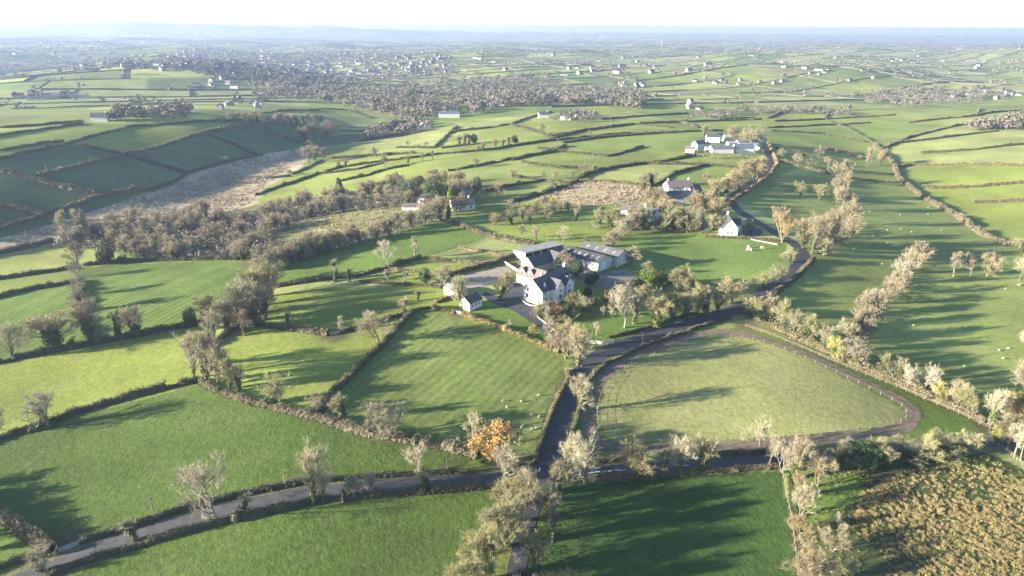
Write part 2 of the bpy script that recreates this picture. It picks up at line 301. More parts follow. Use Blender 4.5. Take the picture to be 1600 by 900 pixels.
# ------------------------------------------------------------------ roads, drive, track
def resample(P, step):
    P = np.asarray(P)[:, :2]; d = np.r_[0, np.cumsum(np.hypot(*np.diff(P, axis=0).T))]; k = max(2, int(d[-1]/step)+1); s = np.linspace(0, d[-1], k)
    Q = np.c_[np.interp(s, d, P[:, 0]), np.interp(s, d, P[:, 1])]
    return Q
def soften(Q, it=3):
    Q = Q.copy()
    for _ in range(it): Q[1:-1] = .25*Q[:-2]+.5*Q[1:-1]+.25*Q[2:]
    return Q
def normals(Q):
    t = np.gradient(Q, axis=0); t /= np.linalg.norm(t, axis=1)[:, None]; return t, np.c_[-t[:, 1], t[:, 0]]
def ribbon(name, pix, width, material, lift=.06, step=2.5, it=4, offset=0, wob=.12):
    Q = soften(resample(at(pix), step), it); t, nn = normals(Q); w = width/2*(1+rng.normal(0, wob, len(Q))*.5)
    offs = [-1, -.5, 0, .5, 1]; V = []
    for o in offs: p = Q+nn*(offset+(w*o))[:, None]; V.append(np.c_[p, terrain(p[:, 0], p[:, 1])+lift])
    V = np.stack(V, 1).reshape(-1, 3); k = 5; F = []
    i = (np.arange(len(Q)-1)[:, None]*k + np.arange(k-1)[None]).ravel()
    return tag(obj(name, tri_mesh(name, V, np.c_[i, i+k, i+k+1, i+1], [material], smoothf=True)), kind='structure'), Q
def patch(name, pix, material, lift=.05, step=2.0):
    P = at(densify(pix+[pix[0]], 12))[:-1]; P = soften(np.r_[P, P[:1]][:, :2], 1)[:-1]
    x0, y0 = P.min(0); x1, y1 = P.max(0); X, Y = np.meshgrid(np.arange(x0, x1+step, step), np.arange(y0, y1+step, step)); k = pip(X.ravel(), Y.ravel(), P)
    import bmesh
    from mathutils.geometry import delaunay_2d_cdt
    pts = [Vector(p) for p in P] + [Vector((a, b)) for a, b in zip(X.ravel()[k], Y.ravel()[k])]
    nP = len(P); res = delaunay_2d_cdt(pts, [], [list(range(nP))], 1, 1e-4)
    V = np.array([tuple(v) for v in res[0]]); V = np.c_[V, terrain(V[:, 0], V[:, 1])+lift]
    return tag(obj(name, tri_mesh(name, V, np.array([f for f in res[2] if len(f) == 3]), [material], smoothf=True)), kind='structure')
LANE = [(-60,945),(20,912),(70,890),(130,867),(200,842),(300,810),(400,786),(500,768),(600,759),(700,752),(780,747),(850,741),(930,738),(1000,731),(1110,724),(1210,718),(1300,711),(1400,703),(1480,697),(1540,692),(1600,686),(1700,676)]
ROAD = [(850,742),(858,715),(868,685),(876,650),(884,620),(896,592),(918,566),(945,550),(985,536),(1040,518),(1090,502),(1130,490),(1160,480),(1190,463),(1215,445),(1240,424),(1256,406),(1254,394),(1240,380),(1215,366),(1180,346),(1150,326),(1140,313),(1165,292),(1193,273),(1206,258),(1203,245),(1196,228),(1191,214)]
SOUTH = [(848,742),(840,765),(830,795),(820,830),(812,865),(804,905),(796,945)]
M_verge = mat('verge_grass', (.115, .115, .050), noise=(.075, .088, .032), scale=.7, bump=.12, bscale=1.2)
ribbon('verge', LANE, 8.6, M_verge, .035, wob=.25); ribbon('verge', ROAD[:16], 9.0, M_verge, .04, wob=.2)
_, lane_q = ribbon('lane', LANE, 4.6, M_lane, .05)
_, road_q = ribbon('road', ROAD, 6.0, M_road, .058)
ribbon('south_lane', SOUTH, 3.8, M_road, .066)
TRACK = [(936,702),(925,684),(917,660),(918,632),(930,600),(955,575),(995,554),(1045,535),(1090,523),(1125,518),(1165,521),(1205,534),(1265,556),(1335,590),(1390,615),(1416,628),(1430,643),(1430,657),(1414,668),(1385,675),(1340,681),(1250,689),(1150,697),(1060,702),(985,700),(940,692)]
ribbon('sand_track', TRACK, 4.3, M_track, .05, wob=.3)
patch('driveway', [(786,452),(796,444),(812,441),(822,452),(824,470),(836,479),(842,488),(838,498),(860,512),(885,530),(915,548),(930,556),(915,566),(890,550),(862,530),(846,516),(822,498),(800,484),(775,476),(756,468),(750,458),(758,452),(768,462),(788,468)], M_drive, .045)
patch('farmyard', [(872,412),(900,402),(935,428),(965,420),(985,418),(1000,432),(985,445),(955,452),(925,448),(905,436),(880,428)], M_yard, .05)
patch('farmyard', [(800,422),(812,405),(850,412),(880,392),(892,398),(870,412),(828,440)], M_yard, .05)
patch('riding_arena', [(701,437),(792,414),(808,425),(778,441),(745,451),(724,455)], M_arena, .05)
patch('cottage_drive', [(1160,352),(1180,350),(1200,366),(1180,372),(1155,368)], M_drive, .05)
def dashes():
    for px in ([(842,737),(844,731)], [(921,739),(937,737)], [(950,736.4),(978,734.5)], [(1060,728.5),(1076,727.3)]):
        P = at(px); Q = np.linspace(P[0, :2], P[1, :2], 4); t, nn = normals(Q); V = []
        for s in (-.09, .09): p = Q+nn*s; V.append(np.c_[p, terrain(p[:, 0], p[:, 1])+.085])
        V = np.stack(V, 1).reshape(-1, 3); i = np.arange(3)*2
        tag(obj('road_marking', tri_mesh('road_marking', V, np.c_[i, i+2, i+3, i+1], [M_paint])), kind='structure')
dashes()
# ------------------------------------------------------------------ tree prototypes (height about 10 units of 1 m)
def unit(v): return v/np.maximum(np.linalg.norm(v, axis=-1, keepdims=True), 1e-9)
def rnd_perp(d, r):
    a = r.normal(size=d.shape); a -= d*(a*d).sum(-1, keepdims=True); return unit(a)
def grow(st, di, ln, k, trop, jit, r):
    P = [st]; d = di.copy(); s = (ln/k)[:, None]
    for i in range(k):
        d = unit(d + r.normal(0, jit, d.shape) + np.array([0, 0, trop])); P.append(P[-1]+d*s)
    return np.stack(P, 1)
def tubes(P, ra, rb, sides):
    N, K, _ = P.shape; T = np.gradient(P, axis=1); T = unit(T)
    ref = np.where(np.abs(T[..., 2:3]) > .9, np.array([1., 0, 0]), np.array([0, 0, 1.])); A = unit(np.cross(T, ref)); B = np.cross(T, A)
    rad = ra[:, None] + (rb-ra)[:, None]*np.linspace(0, 1, K)[None]
    an = np.arange(sides)*2*math.pi/sides
    V = P[:, :, None, :] + rad[:, :, None, None]*(np.cos(an)[None, None, :, None]*A[:, :, None, :]+np.sin(an)[None, None, :, None]*B[:, :, None, :])
    i = np.arange(N)[:, None, None]*K*sides + np.arange(K-1)[None, :, None]*sides + np.arange(sides)[None, None, :]
    j = np.arange(N)[:, None, None]*K*sides + np.arange(K-1)[None, :, None]*sides + ((np.arange(sides)+1) % sides)[None, None, :]
    i = i.ravel(); j = j.ravel(); F = np.r_[np.c_[i, j, j+sides], np.c_[i, j+sides, i+sides]]
    return V.reshape(-1, 3), F
def spikes(a, d, ln, wd, r):
    p = rnd_perp(d, r)*wd[:, None]/2; V = np.stack([a-p, a+p, a+d*ln[:, None]], 1).reshape(-1, 3); return V, np.arange(len(V)).reshape(-1, 3)
def join(parts):
    V = []; F = []; o = 0
    for v, f in parts: V.append(v); F.append(f+o); o += len(v)
    return np.concatenate(V), np.concatenate(F)
def kids(P, m, t0, a0, a1, r, upb):
    N, K, _ = P.shape; pi = np.repeat(np.arange(N), m); t = r.uniform(t0, 1, N*m)*(K-1); i = np.minimum(t.astype(int), K-2); f = (t-i)[:, None]
    st = P[pi, i]*(1-f)+P[pi, i+1]*f; tg = unit(P[pi, i+1]-P[pi, i]); th_ = r.uniform(a0, a1, N*m)[:, None]
    d = unit(np.cos(th_)*tg+np.sin(th_)*rnd_perp(tg, r)+np.array([0, 0, upb])); return st, d, pi, t/(K-1)
def leaf_tris(c, size, r, out=None, ow=.8):
    N = len(c); nrm = r.normal(size=(N, 3))
    if out is not None: nrm = unit(nrm)+out*ow
    nrm = unit(nrm); a = rnd_perp(nrm, r); b = np.cross(nrm, a); s = size*r.uniform(.6, 1.3, N)[:, None]
    V = np.stack([c-a*s*.6-b*s*.3, c+a*s*.6-b*s*.3, c+b*s*.7+nrm*s*.15], 1).reshape(-1, 3); return V, np.arange(len(V)).reshape(-1, 3)
def blob_points(lobes, n, r, shell=.55):
    L = np.array(lobes, float); vol = L[:, 3]*L[:, 4]*L[:, 5]; k = r.choice(len(L), n, p=vol**.67/(vol**.67).sum())
    d = unit(r.normal(size=(n, 3))); q = r.uniform(shell, 1.05, n)**.6
    return L[k, :3]+d*L[k, 3:6]*q[:, None], d
def bare(seed, trunk=.15, limbs=10, spread=1.0, upb=.12, thick=1.0, dens=1.0, lean=0.0, multi=1, ivy=0, droop=0.0, leaf=0):
    r = np.random.default_rng(seed); parts = []; tw = []
    st = np.zeros((multi, 3)); st[:, :2] = r.normal(0, .25*(multi > 1), (multi, 2)); di = unit(np.c_[r.normal(lean, .12+.12*(multi > 1), multi), r.normal(0, .12+.12*(multi > 1), multi), np.ones(multi)])
    P0 = grow(st, di, np.full(multi, 6.6), 6, .08, .10, r); parts.append(tubes(P0, np.full(multi, .30*thick/multi**.4), np.full(multi, .08), 6))
    s1, d1, p1, t1 = kids(P0, max(3, limbs//multi), trunk, .55, 1.15, r, upb); l1 = 4.7*spread*(1.2-.6*t1)*r.uniform(.75, 1.2, len(t1))
    P1 = grow(s1, d1, l1, 4, .13-droop*.25, .15, r); parts.append(tubes(P1, (.15-.07*t1)*thick, np.full(len(t1), .03), 4))
    s2, d2, p2, t2 = kids(P1, 6, .22, .4, 1.0, r, .12-droop*.3); l2 = l1[p2]*.52*(1.15-.5*t2)*r.uniform(.7, 1.25, len(t2))
    P2 = grow(s2, d2, l2, 3, .08-droop*.3, .15, r); parts.append(tubes(P2, np.full(len(t2), .05), np.full(len(t2), .018), 3))
    s3, d3, p3, t3 = kids(np.concatenate([P2]), 7, .15, .35, 1.0, r, .10-droop*.4); l3 = l2[p3]*.55*r.uniform(.6, 1.2, len(t3))
    P3 = grow(s3, d3, l3, 2, .05-droop*.3, .16, r); tw.append(tubes(P3, np.full(len(t3), .022), np.full(len(t3), .010), 3))
    s4, d4, p4, t4 = kids(P3, max(1, int(9*dens)), .1, .3, .95, r, .10-droop*.4); l4 = np.clip(l3[p4]*.95, .3, 1.1)*r.uniform(.6, 1.3, len(t4)); tw.append(spikes(s4, d4, l4, np.full(len(t4), .027), r))
    s5, d5, p5, t5 = kids(P3[::2], max(1, int(9*dens)), .3, .3, 1.1, r, .15-droop*.4); tw.append(spikes(s5, d5, r.uniform(.4, .95, len(s5)), np.full(len(s5), .021), r))
    out = {'trunk': join(parts), 'crown': join(tw)}
    if ivy:
        n = int(2600*ivy); z = r.uniform(0, 1, n)**.8; q = P0[r.integers(0, multi, n)]; kk = z*5.99*.85; i = kk.astype(int); f = (kk-i)[:, None]; c = q[np.arange(n), i]*(1-f)+q[np.arange(n), np.minimum(i+1, 6)]*f
        rad = (.45+.55*np.sin(z*3.0)+.25*np.sin(z*17+seed))*(.6+.4*ivy); dd_ = unit(r.normal(size=(n, 3))*np.array([1, 1, .35])); c = c+dd_*(rad*r.uniform(.4, 1.1, n))[:, None]
        m2 = int(1500*ivy); k2 = r.integers(0, len(P1), m2); t2_ = r.uniform(0, .6, m2); c2 = P1[k2, 0]*(1-t2_)[:, None]+P1[k2, 2]*t2_[:, None]+r.normal(0, .26, (m2, 3))
        out['ivy'] = leaf_tris(np.r_[c, c2], .24, r, np.r_[dd_, unit(r.normal(size=(m2, 3)))])
    if leaf:
        k3 = r.integers(0, len(s5), leaf); out['leaves'] = leaf_tris(s5[k3]+r.normal(0, .25, (leaf, 3)), .26, r)
    allv = np.concatenate([v for v, f in out.values()]); zt = np.percentile(out['crown'][0][:, 2], 99.7); rr = np.percentile(np.hypot(allv[:, 0], allv[:, 1]), 90)
    for k in out: out[k] = (out[k][0]*np.array([10/zt]*3), out[k][1])
    return out, rr*10/zt
def leafy(seed, lobes, n=5200, size=.34, trunkh=2.0, twig=0):
    r = np.random.default_rng(seed); L = []
    for (x, y, z, a, b, c) in lobes:
        L.append((x, y, z, a, b, c))
        for _ in range(9):
            d = unit(r.normal(size=3)); s = r.uniform(.28, .5); L.append((x+d[0]*a*.85, y+d[1]*b*.85, z+d[2]*c*.85, a*s, b*s, c*s))
    c, d = blob_points(L, n, r); k = c[:, 2] > .15; c = c[k]; d = d[k]
    out = {'trunk': tubes(grow(np.zeros((1, 3)), np.array([[0, 0, 1.]]), np.array([trunkh+3.0]), 4, 0, .05, r), np.array([.25]), np.array([.1]), 6), 'crown': leaf_tris(c, size, r, d, 1.0)}
    zt = np.percentile(c[:, 2], 99.5); rr = np.percentile(np.hypot(c[:, 0], c[:, 1]), 97)
    for k in out: out[k] = (out[k][0]*(10/zt), out[k][1])
    return out, rr*10/zt
PROTO = {}
def proto(kind, res, cmat, cname='crown'):
    out, rr = res; ms = {}
    for k, (V, F) in out.items():
        m = {'trunk': M_bark, 'crown': cmat, 'ivy': M_ivy, 'leaves': M_leafc}[k]; ms[k] = tri_mesh(k, V, F, [m])
    PROTO.setdefault(kind, []).append((ms, rr))
for s in range(4): proto('bare', bare(10+s, limbs=13+s % 2, spread=1.0+.1*(s % 3), dens=.95, ivy=(0, .15, 0, .2)[s]), M_twig)
for s in range(3): proto('round', bare(30+s, trunk=.16, limbs=14, spread=1.05, upb=.15, dens=1.4, ivy=(0, .3, 0)[s]), M_twig)
for s in range(3): proto('slim', bare(40+s, trunk=.25, limbs=14, spread=.55, upb=.7), M_twig)
for s in range(4): proto('ivy', bare(50+s, trunk=.22, limbs=12, spread=.95, ivy=1.0, dens=1.2), M_twig)
for s in range(3): proto('multi', bare(60+s, trunk=.12, limbs=15, spread=.95, multi=3, upb=.35, dens=1.2, ivy=(.35, 0, .5)[s]), M_twig)
for s in range(3): proto('willow', bare(70+s, trunk=.12, limbs=15, spread=1.0, multi=3, upb=.25, dens=1.6, ivy=.35), M_twig)
for s in range(2): proto('pollard', bare(80+s, trunk=.45, limbs=7, spread=.55, upb=.5, thick=1.9, dens=.35, ivy=.5), M_twig)
for s in range(2): proto('orange', bare(90+s, trunk=.06, limbs=16, spread=1.0, leaf=6500), M_twig)
for s in range(3): proto('bush', bare(100+s, trunk=.04, limbs=18, spread=1.15, multi=5, upb=.25, dens=1.5), M_twig)
for s in range(3): proto('greenbush', bare(110+s, trunk=.05, limbs=16, spread=1.1, multi=4, upb=.25, dens=1.0, ivy=1.1), M_twig)
for s in range(3): proto('ever', leafy(120+s, [(0, 0, 5.6, 3.2, 3.2, 4.0), (.8, .5, 3.6, 2.6, 2.6, 2.6)]), M_ever)
proto('cone', leafy(130, [(0, 0, 2.6, 2.4, 2.4, 2.2), (0, 0, 5.2, 1.6, 1.6, 2.4), (0, 0, 8, .8, .8, 2.2)]), M_ever)
proto('cone', leafy(131, [(0, 0, 2.4, 2.2, 2.2, 2.2), (.2, 0, 5.0, 1.5, 1.5, 2.4), (.1, 0, 7.8, .7, .7, 2.1)]), M_ever)
NAME = dict(bare='bare_tree', round='bare_tree', slim='slender_tree', ivy='ivy_clad_tree', multi='bare_tree', willow='willow_tree', pollard='pollard_tree', orange='autumn_tree', bush='bush', greenbush='scrub_bush', ever='evergreen_tree', cone='conifer_tree')
DESC = dict(bare='bare tree', round='round-crowned bare tree', slim='slender bare tree', ivy='ivy-clad tree', multi='many-stemmed bare tree', willow='pale olive bushy tree', pollard='stubby pollarded tree', orange='orange-leaved tree', bush='leafless bush', greenbush='green-flecked bush', ever='dark evergreen tree', cone='dark conifer')
CAT = {k: ('bush' if 'bush' in k else 'tree') for k in DESC}
TINT = dict(bare=(1.03, 1.0, .95), round=(.98, .94, .85), slim=(1.05, 1.0, .92), ivy=(.95, .92, .80), multi=(1.05, 1, .92), willow=(.98, 1.0, .72), pollard=(1.15, 1.12, 1.05), orange=(1, 1, 1), bush=(.88, .80, .70), greenbush=(.9, .95, .7), ever=(1, 1, 1), cone=(.9, 1, 1))
NT = 0
def tree(kind, P, h, wpx=None, label=None, group=None, tint=None):
    global NT; NT += 1
    ms, rr = PROTO[kind][int(rng.integers(len(PROTO[kind])))]
    sz = h/10; sx = sz*rng.uniform(.92, 1.1) if not wpx else wpx/(2*rr)
    e = empty(NAME[kind], (P[0], P[1], P[2]-.1), rng.uniform(0, 6.28), label, CAT[kind], group); e.scale = (sx, sx*rng.uniform(.92, 1.08), sz)
    tn = np.array(tint or TINT[kind])*rng.uniform(.86, 1.14)*np.array([1, rng.uniform(.96, 1.03), rng.uniform(.92, 1.06)])
    for k, me in ms.items():
        o = obj({'trunk': 'trunk', 'crown': 'crown', 'ivy': 'ivy', 'leaves': 'foliage'}[k], me, e)
        o.color = (*(tn if k in ('crown', 'trunk', 'ivy') else (1, 1, 1)), 1)
    return e
ORD = ['', 'second', 'third', 'fourth', 'fifth', 'sixth', 'seventh', 'eighth', 'ninth', 'tenth', 'eleventh', 'twelfth', 'thirteenth', 'fourteenth', 'fifteenth', 'sixteenth', 'seventeenth', 'eighteenth', 'nineteenth', 'twentieth'] + ['%d' % k for k in range(21, 60)]
def height_at(P, hpx):
    y0 = project(P[None])[1][0]; h = 8.0
    for _ in range(3): h *= hpx/max(y0-project((P+np.array([0, 0, h]))[None])[1][0], .01)
    return h
def width_at(P, wpx): return wpx/FPX*project(P[None])[2][0]
def row(phrase, items, group=None):              # items: (px, py of the base, height in px, kind[, width px[, tint]])
    items = sorted(items); P = at([(i[0], i[1]) for i in items]); n_ = len(items)
    for k, (it, p) in enumerate(zip(items, P)):
        h = height_at(p, it[2]); w_ = None
        if len(it) > 4 and it[4]: w_ = width_at(p, it[4])
        if n_ == 1: lb = f'{DESC[it[3]]} {phrase}'
        else: lb = f"{'leftmost' if k == 0 else 'rightmost' if k == n_-1 else ORD[k]} {'' if k in (0, n_-1) else 'from left '}{phrase}, {DESC[it[3]]}"
        tree(it[3], p, h, w_, lb, group, it[5] if len(it) > 5 else None)
def wood(label, poly, count, kinds, hpx, group, tint=None):
    x0, y0 = np.min(poly, 0); x1, y1 = np.max(poly, 0); pts = []; tries = 0
    while len(pts) < count and tries < 40000:
        tries += 1; q = (random.uniform(x0, x1), random.uniform(y0, y1))
        if pip(np.array([q[0]]), np.array([q[1]]), poly)[0] and all((q[0]-o[0])**2+((q[1]-o[1])*2.4)**2 > (hpx*.26)**2 for o in pts): pts.append(q)
    pts.sort(); W = at(pts); ym = np.median([q[1] for q in pts]); bins = {}; ks = []
    for q in pts:
        k = random.choice(kinds); fx = (q[0]-x0)/(x1-x0); b_ = (k, ('front' if q[1] > ym else 'back')+' '+('left' if fx < .33 else 'middle' if fx < .67 else 'right')); bins[b_] = bins.get(b_, 0)+1; ks.append((b_, bins[b_]))
    for p, (b_, o_) in zip(W, ks):
        k = b_[0]; pre = '' if bins[b_] == 1 else 'leftmost ' if o_ == 1 else ORD[o_-1]+' from left '
        tree(k, p, height_at(p, hpx*random.uniform(.72, 1.15)), None, pre+label.format(DESC[k]+', '+b_[1]), group, tint)

PALE = (1.38, 1.35, 1.27); TAN = (1.08, 1.01, .87); BROWN = (.86, .76, .66); GREY = (.92, .91, .88)
row('along the lane to the lower left', [(62,893,36,'greenbush',36,PALE),(212,845,36,'pollard',30),(338,812,100,'bare',86,PALE),(380,801,34,'pollard',26),(489,788,92,'bare',54,PALE),(506,786,46,'bare',26,PALE),(556,780,36,'slim',24,PALE),(583,776,38,'slim',24,PALE),(656,738,46,'bare',40,PALE),(668,764,32,'pollard',26),(790,752,62,'bare',48,PALE)], 'trees along the lower lane')
row('beside the lane junction', [(778,722,60,'orange',66)], None)
row('standing behind the orange tree', [(744,700,54,'bare',40,PALE)])
row('on the left verge of the bottom lane', [(820,772,44,'multi',42,PALE),(810,815,72,'willow',62),(790,856,82,'willow',74),(766,908,84,'willow',80),(742,948,84,'willow',84),(792,792,46,'willow',50)])
row('on the right verge of the bottom lane', [(868,772,48,'willow',40),(860,812,62,'ivy',38),(862,846,66,'slim',34,GREY),(836,892,62,'willow',46),(870,935,40,'bush',54,(1.0,.85,.75))])
row('along the lane right of the junction', [(886,748,62,'bare',46,PALE),(914,756,84,'bare',52,PALE),(950,752,17,'bush',20),(962,753,17,'bush',20),(978,753,17,'bush',22),(1006,750,58,'round',62,(1.05,1.02,.72)),(1036,748,46,'multi',30,GREY),(1063,744,60,'bare',40,PALE),(1097,737,56,'ivy',34,(1.1,1.1,.85)),(1186,704,52,'bare',44,PALE),(1200,730,50,'slim',20,PALE)])
row('beside the wire fence at lower right', [(1222,738,50,'multi',32,PALE),(1240,748,72,'ivy',38),(1246,776,40,'multi',30,TAN),(1250,806,46,'bush',38,PALE),(1250,842,34,'round',38,(1.1,.95,.65)),(1262,912,58,'bush',66,BROWN),(1302,862,38,'bush',46,TAN),(1310,824,24,'slim',12,PALE),(1330,905,24,'bush',20,TAN),(1278,760,50,'bush',52,TAN)])
row('in the scrub along the right lane', [(1310,728,40,'greenbush',50),(1345,728,36,'ever',52,(1.3,1.4,1.2)),(1378,725,40,'greenbush',44,(1.2,1.2,.9)),(1412,722,36,'greenbush',44),(1440,720,40,'greenbush',46,(1.2,1.25,.9)),(1470,716,40,'greenbush',44),(1500,711,42,'greenbush',42,(1.2,1.25,.9)),(1555,690,26,'greenbush',22,(1.3,1.4,.7))])
row('beside the paddock bend, standing alone', [(906,640,58,'bare',40,PALE)])
row('on the tan hedge across the left fields', [(432,628,46,'greenbush',40,(1.1,1.15,.9)),(496,644,28,'bush',28,PALE),(536,655,40,'ivy',34,(1.1,1.15,.9)),(602,684,50,'multi',70,(1.0,1.0,.85))])
row('on the straight dark hedge mid left', [(592,536,52,'round',56,(1.15,1.08,.95)),(632,491,28,'ivy',18)])
row('on the low hedge above it, small', [(450,511,32,'ivy',16),(536,518,24,'slim',12,PALE),(576,506,22,'slim',12,PALE)])
row('in the clump where three hedges meet', [(303,592,72,'bare',44,PALE),(322,598,84,'multi',50,GREY),(342,604,70,'bare',46,PALE),(358,608,52,'willow',34),(374,610,42,'ivy',24),(330,570,46,'multi',36,GREY)])
row('in the thick row below the wood', [(335,531,46,'bare',38,PALE),(352,522,56,'multi',40,GREY),(368,514,66,'willow',46),(384,502,72,'bare',50,PALE),(400,490,72,'willow',46),(414,476,66,'willow',44),(398,512,52,'ivy',36),(412,500,56,'multi',40),(424,462,52,'willow',42),(416,446,44,'willow',46),(380,525,44,'bush',36)])
row('on the hedge left of that row', [(20,562,56,'bare',40),(88,547,60,'ivy',62,(1.1,1.0,.85)),(142,534,68,'ivy',40,(1.05,.95,.85)),(186,528,44,'ivy',28),(219,525,52,'ivy',42,(1.1,1,.85)),(299,510,30,'ever',20,(1.2,1.2,1)),(322,502,42,'ivy',30)])
row('on the hedge at the far left edge', [(-4,684,46,'bare',36,PALE),(78,668,58,'bare',56,PALE)])
row('in the short column at upper left', [(122,415,36,'round',38,BROWN),(122,434,28,'bush',24,GREY),(124,462,32,'multi',24,GREY),(128,487,40,'ivy',28),(168,413,36,'ever',30,(.75,.8,.8))])
row('in the pale group at the wood end', [(104,378,50,'slim',18,PALE),(126,378,52,'slim',20,PALE),(142,376,50,'slim',18,PALE)])
wood('{} of the brown wood beside bog', [(92,385),(150,358),(250,345),(330,338),(415,335),(432,395),(395,408),(300,406),(215,408),(200,395)], 74, ['bare','multi','round','ivy','willow','bush'], 30, 'trees of the wood beside the bog', (1.12,1.05,.94))
wood('{} of belt below rushy clearing', [(395,418),(440,400),(560,376),(660,350),(695,338),(690,346),(600,372),(500,400),(440,420),(412,432)], 44, ['willow','multi','ivy','bare','round'], 31, 'trees of the belt below the clearing')
wood('{} of belt above rushy clearing', [(400,350),(440,322),(540,304),(640,300),(690,318),(640,325),(520,334),(470,348),(420,372)], 40, ['multi','bare','ivy','willow','round'], 28, 'trees of the belt above the clearing', (1.12,1.05,.93))
wood('{} round the houses in wood', [(640,310),(680,285),(740,290),(785,312),(740,322),(700,345),(660,335)], 16, ['multi','ivy','round','bare'], 32, 'trees around the houses in the wood', (1.05,.95,.82))
row('in the wood right of the clearing', [(530,304,26,'cone',18),(618,300,30,'ever',22),(640,318,36,'ever',30),(655,310,34,'ever',26),(677,320,40,'ever',30,(1.0,1.2,1.0)),(704,322,30,'cone',18,(2.6,2.4,.9)),(700,345,34,'ivy',20),(745,300,24,'ever',18)])
row('in the long field below the wood', [(524,440,34,'pollard',18),(546,440,26,'pollard',14),(606,418,44,'bare',34,PALE),(648,403,36,'slim',13,PALE)])
row('by the sand arena', [(664,444,26,'ever',20,(1.2,1.2,1)),(692,448,38,'multi',30,TAN),(722,482,50,'multi',34,(1.0,1,.78)),(607,440,20,'slim',12,PALE),(632,442,20,'slim',12,PALE),(653,470,18,'ivy',10)])
row('in the planted island by the drive', [(782,468,46,'round',38,(1.05,1.02,.7))])
row('in the farmhouse garden', [(797,512,15,'slim',9,PALE),(836,526,20,'round',18,(1.3,1.15,.6)),(862,548,48,'multi',34,(1.1,.98,.95)),(886,560,60,'multi',46,(1.25,1.15,.95)),(906,572,66,'multi',50,(1.25,1.15,.95)),(896,480,24,'willow',30),(932,524,22,'slim',9,PALE),(943,496,18,'slim',8,PALE),(976,512,66,'bare',44,PALE),(1026,512,54,'ivy',44,(1.15,1.15,.85)),(1088,490,46,'willow',36),(1102,490,42,'ivy',36),(866,490,20,'bush',22,(.9,.6,.5)),(848,492,22,'greenbush',24),(880,500,14,'ever',18),(862,505,14,'greenbush',18),(946,470,17,'cone',8,(3.5,1.6,1.0))])
row('in the garden beds right of the farmhouse', [(912,488,24,'willow',30),(930,478,14,'greenbush',18),(958,470,18,'bush',22,TAN),(990,506,46,'multi',30,PALE),(1004,470,26,'willow',28),(1050,500,44,'willow',38),(1068,498,40,'multi',34,TAN),(1120,486,40,'willow',36),(918,462,13,'ever',15),(975,455,18,'bush',24,BROWN)])
row('in the shrubbery at the drive bend', [(842,500,20,'bush',22,TAN),(852,503,24,'slim',12,PALE),(856,486,16,'greenbush',20),(872,498,18,'bush',24,(1,.6,.5)),(886,492,18,'ever',20),(896,498,14,'greenbush',18)])
row('near the big shed', [(876,424,30,'round',30,TAN),(838,424,17,'bush',14),(900,432,22,'ever',22),(924,445,22,'ever',24),(986,414,28,'multi',26,TAN),(1011,426,20,'multi',14,TAN),(1014,446,28,'ever',38,(2.0,1.8,.9)),(1040,448,26,'ever',26),(1062,456,42,'willow',40),(1078,462,34,'willow',30)])
row('in the row north of the big shed', [(948,392,24,'multi',18,TAN),(958,384,26,'multi',20,TAN),(966,376,28,'multi',22,TAN),(975,368,30,'multi',24,TAN),(984,360,30,'multi',24,TAN),(992,352,28,'multi',22,TAN)])
row('in the field behind the sheds', [(838,376,26,'bare',16),(815,372,24,'bare',16),(880,378,26,'bare',22,PALE),(915,386,16,'multi',14,BROWN)])
wood('{} of belt left of white cottage', [(905,352),(1000,345),(1130,352),(1128,368),(1000,362),(910,358)], 22, ['willow','willow','multi','ivy','greenbush'], 30, 'trees of the belt left of the cottage')
wood('{} of belt behind the sheds', [(770,352),(830,330),(890,322),(900,345),(840,350)], 16, ['willow','multi','ivy','bush'], 22, 'trees of the belt behind the sheds')
wood('{} round the twin white houses', [(985,322),(1050,312),(1120,325),(1135,345),(1060,342),(1010,340)], 13, ['willow','multi','round'], 26, 'trees around the twin white houses', (1.12,1.02,.8))
wood('{} along the winding upper road', [(1100,300),(1150,285),(1195,258),(1200,250),(1190,275),(1150,305),(1110,322)], 18, ['willow','multi','round'], 26, 'trees along the upper road', (1.15,1.08,.82))
row('on the slope behind the twin houses', [(1005,295,24,'ivy',20),(1018,292,26,'ivy',22),(1022,312,20,'ever',18)])
row('along the road bend by the cottage', [(1172,366,22,'willow',18),(1222,378,54,'multi',42,(1.15,.98,.75)),(1252,388,52,'multi',38,TAN),(1268,396,62,'bare',44,TAN),(1288,400,62,'multi',44,TAN),(1302,384,56,'multi',40,BROWN),(1234,410,24,'willow',24),(1215,438,26,'willow',26),(1190,450,22,'willow',24)])
row('in the pale tree line up the ridge', [(1310,282,34,'round',32,TAN),(1312,305,34,'round',28,TAN),(1318,328,40,'round',32,TAN),(1324,350,42,'round',30,TAN),(1328,370,34,'round',28,TAN)])
row('in the pair above the road bend', [(1250,306,24,'willow',20),(1280,312,26,'willow',22)])
row('in the thick line between right fields', [(1424,408,30,'round',28,TAN),(1440,412,34,'multi',30,TAN),(1426,428,38,'multi',30,PALE),(1412,444,40,'multi',30,PALE),(1398,460,40,'multi',32,TAN),(1384,474,38,'multi',32,TAN),(1370,490,38,'multi',34,PALE),(1354,508,44,'multi',34,TAN),(1338,528,48,'multi',36,TAN),(1324,548,48,'multi',34,PALE),(1348,490,34,'multi',30,TAN)])
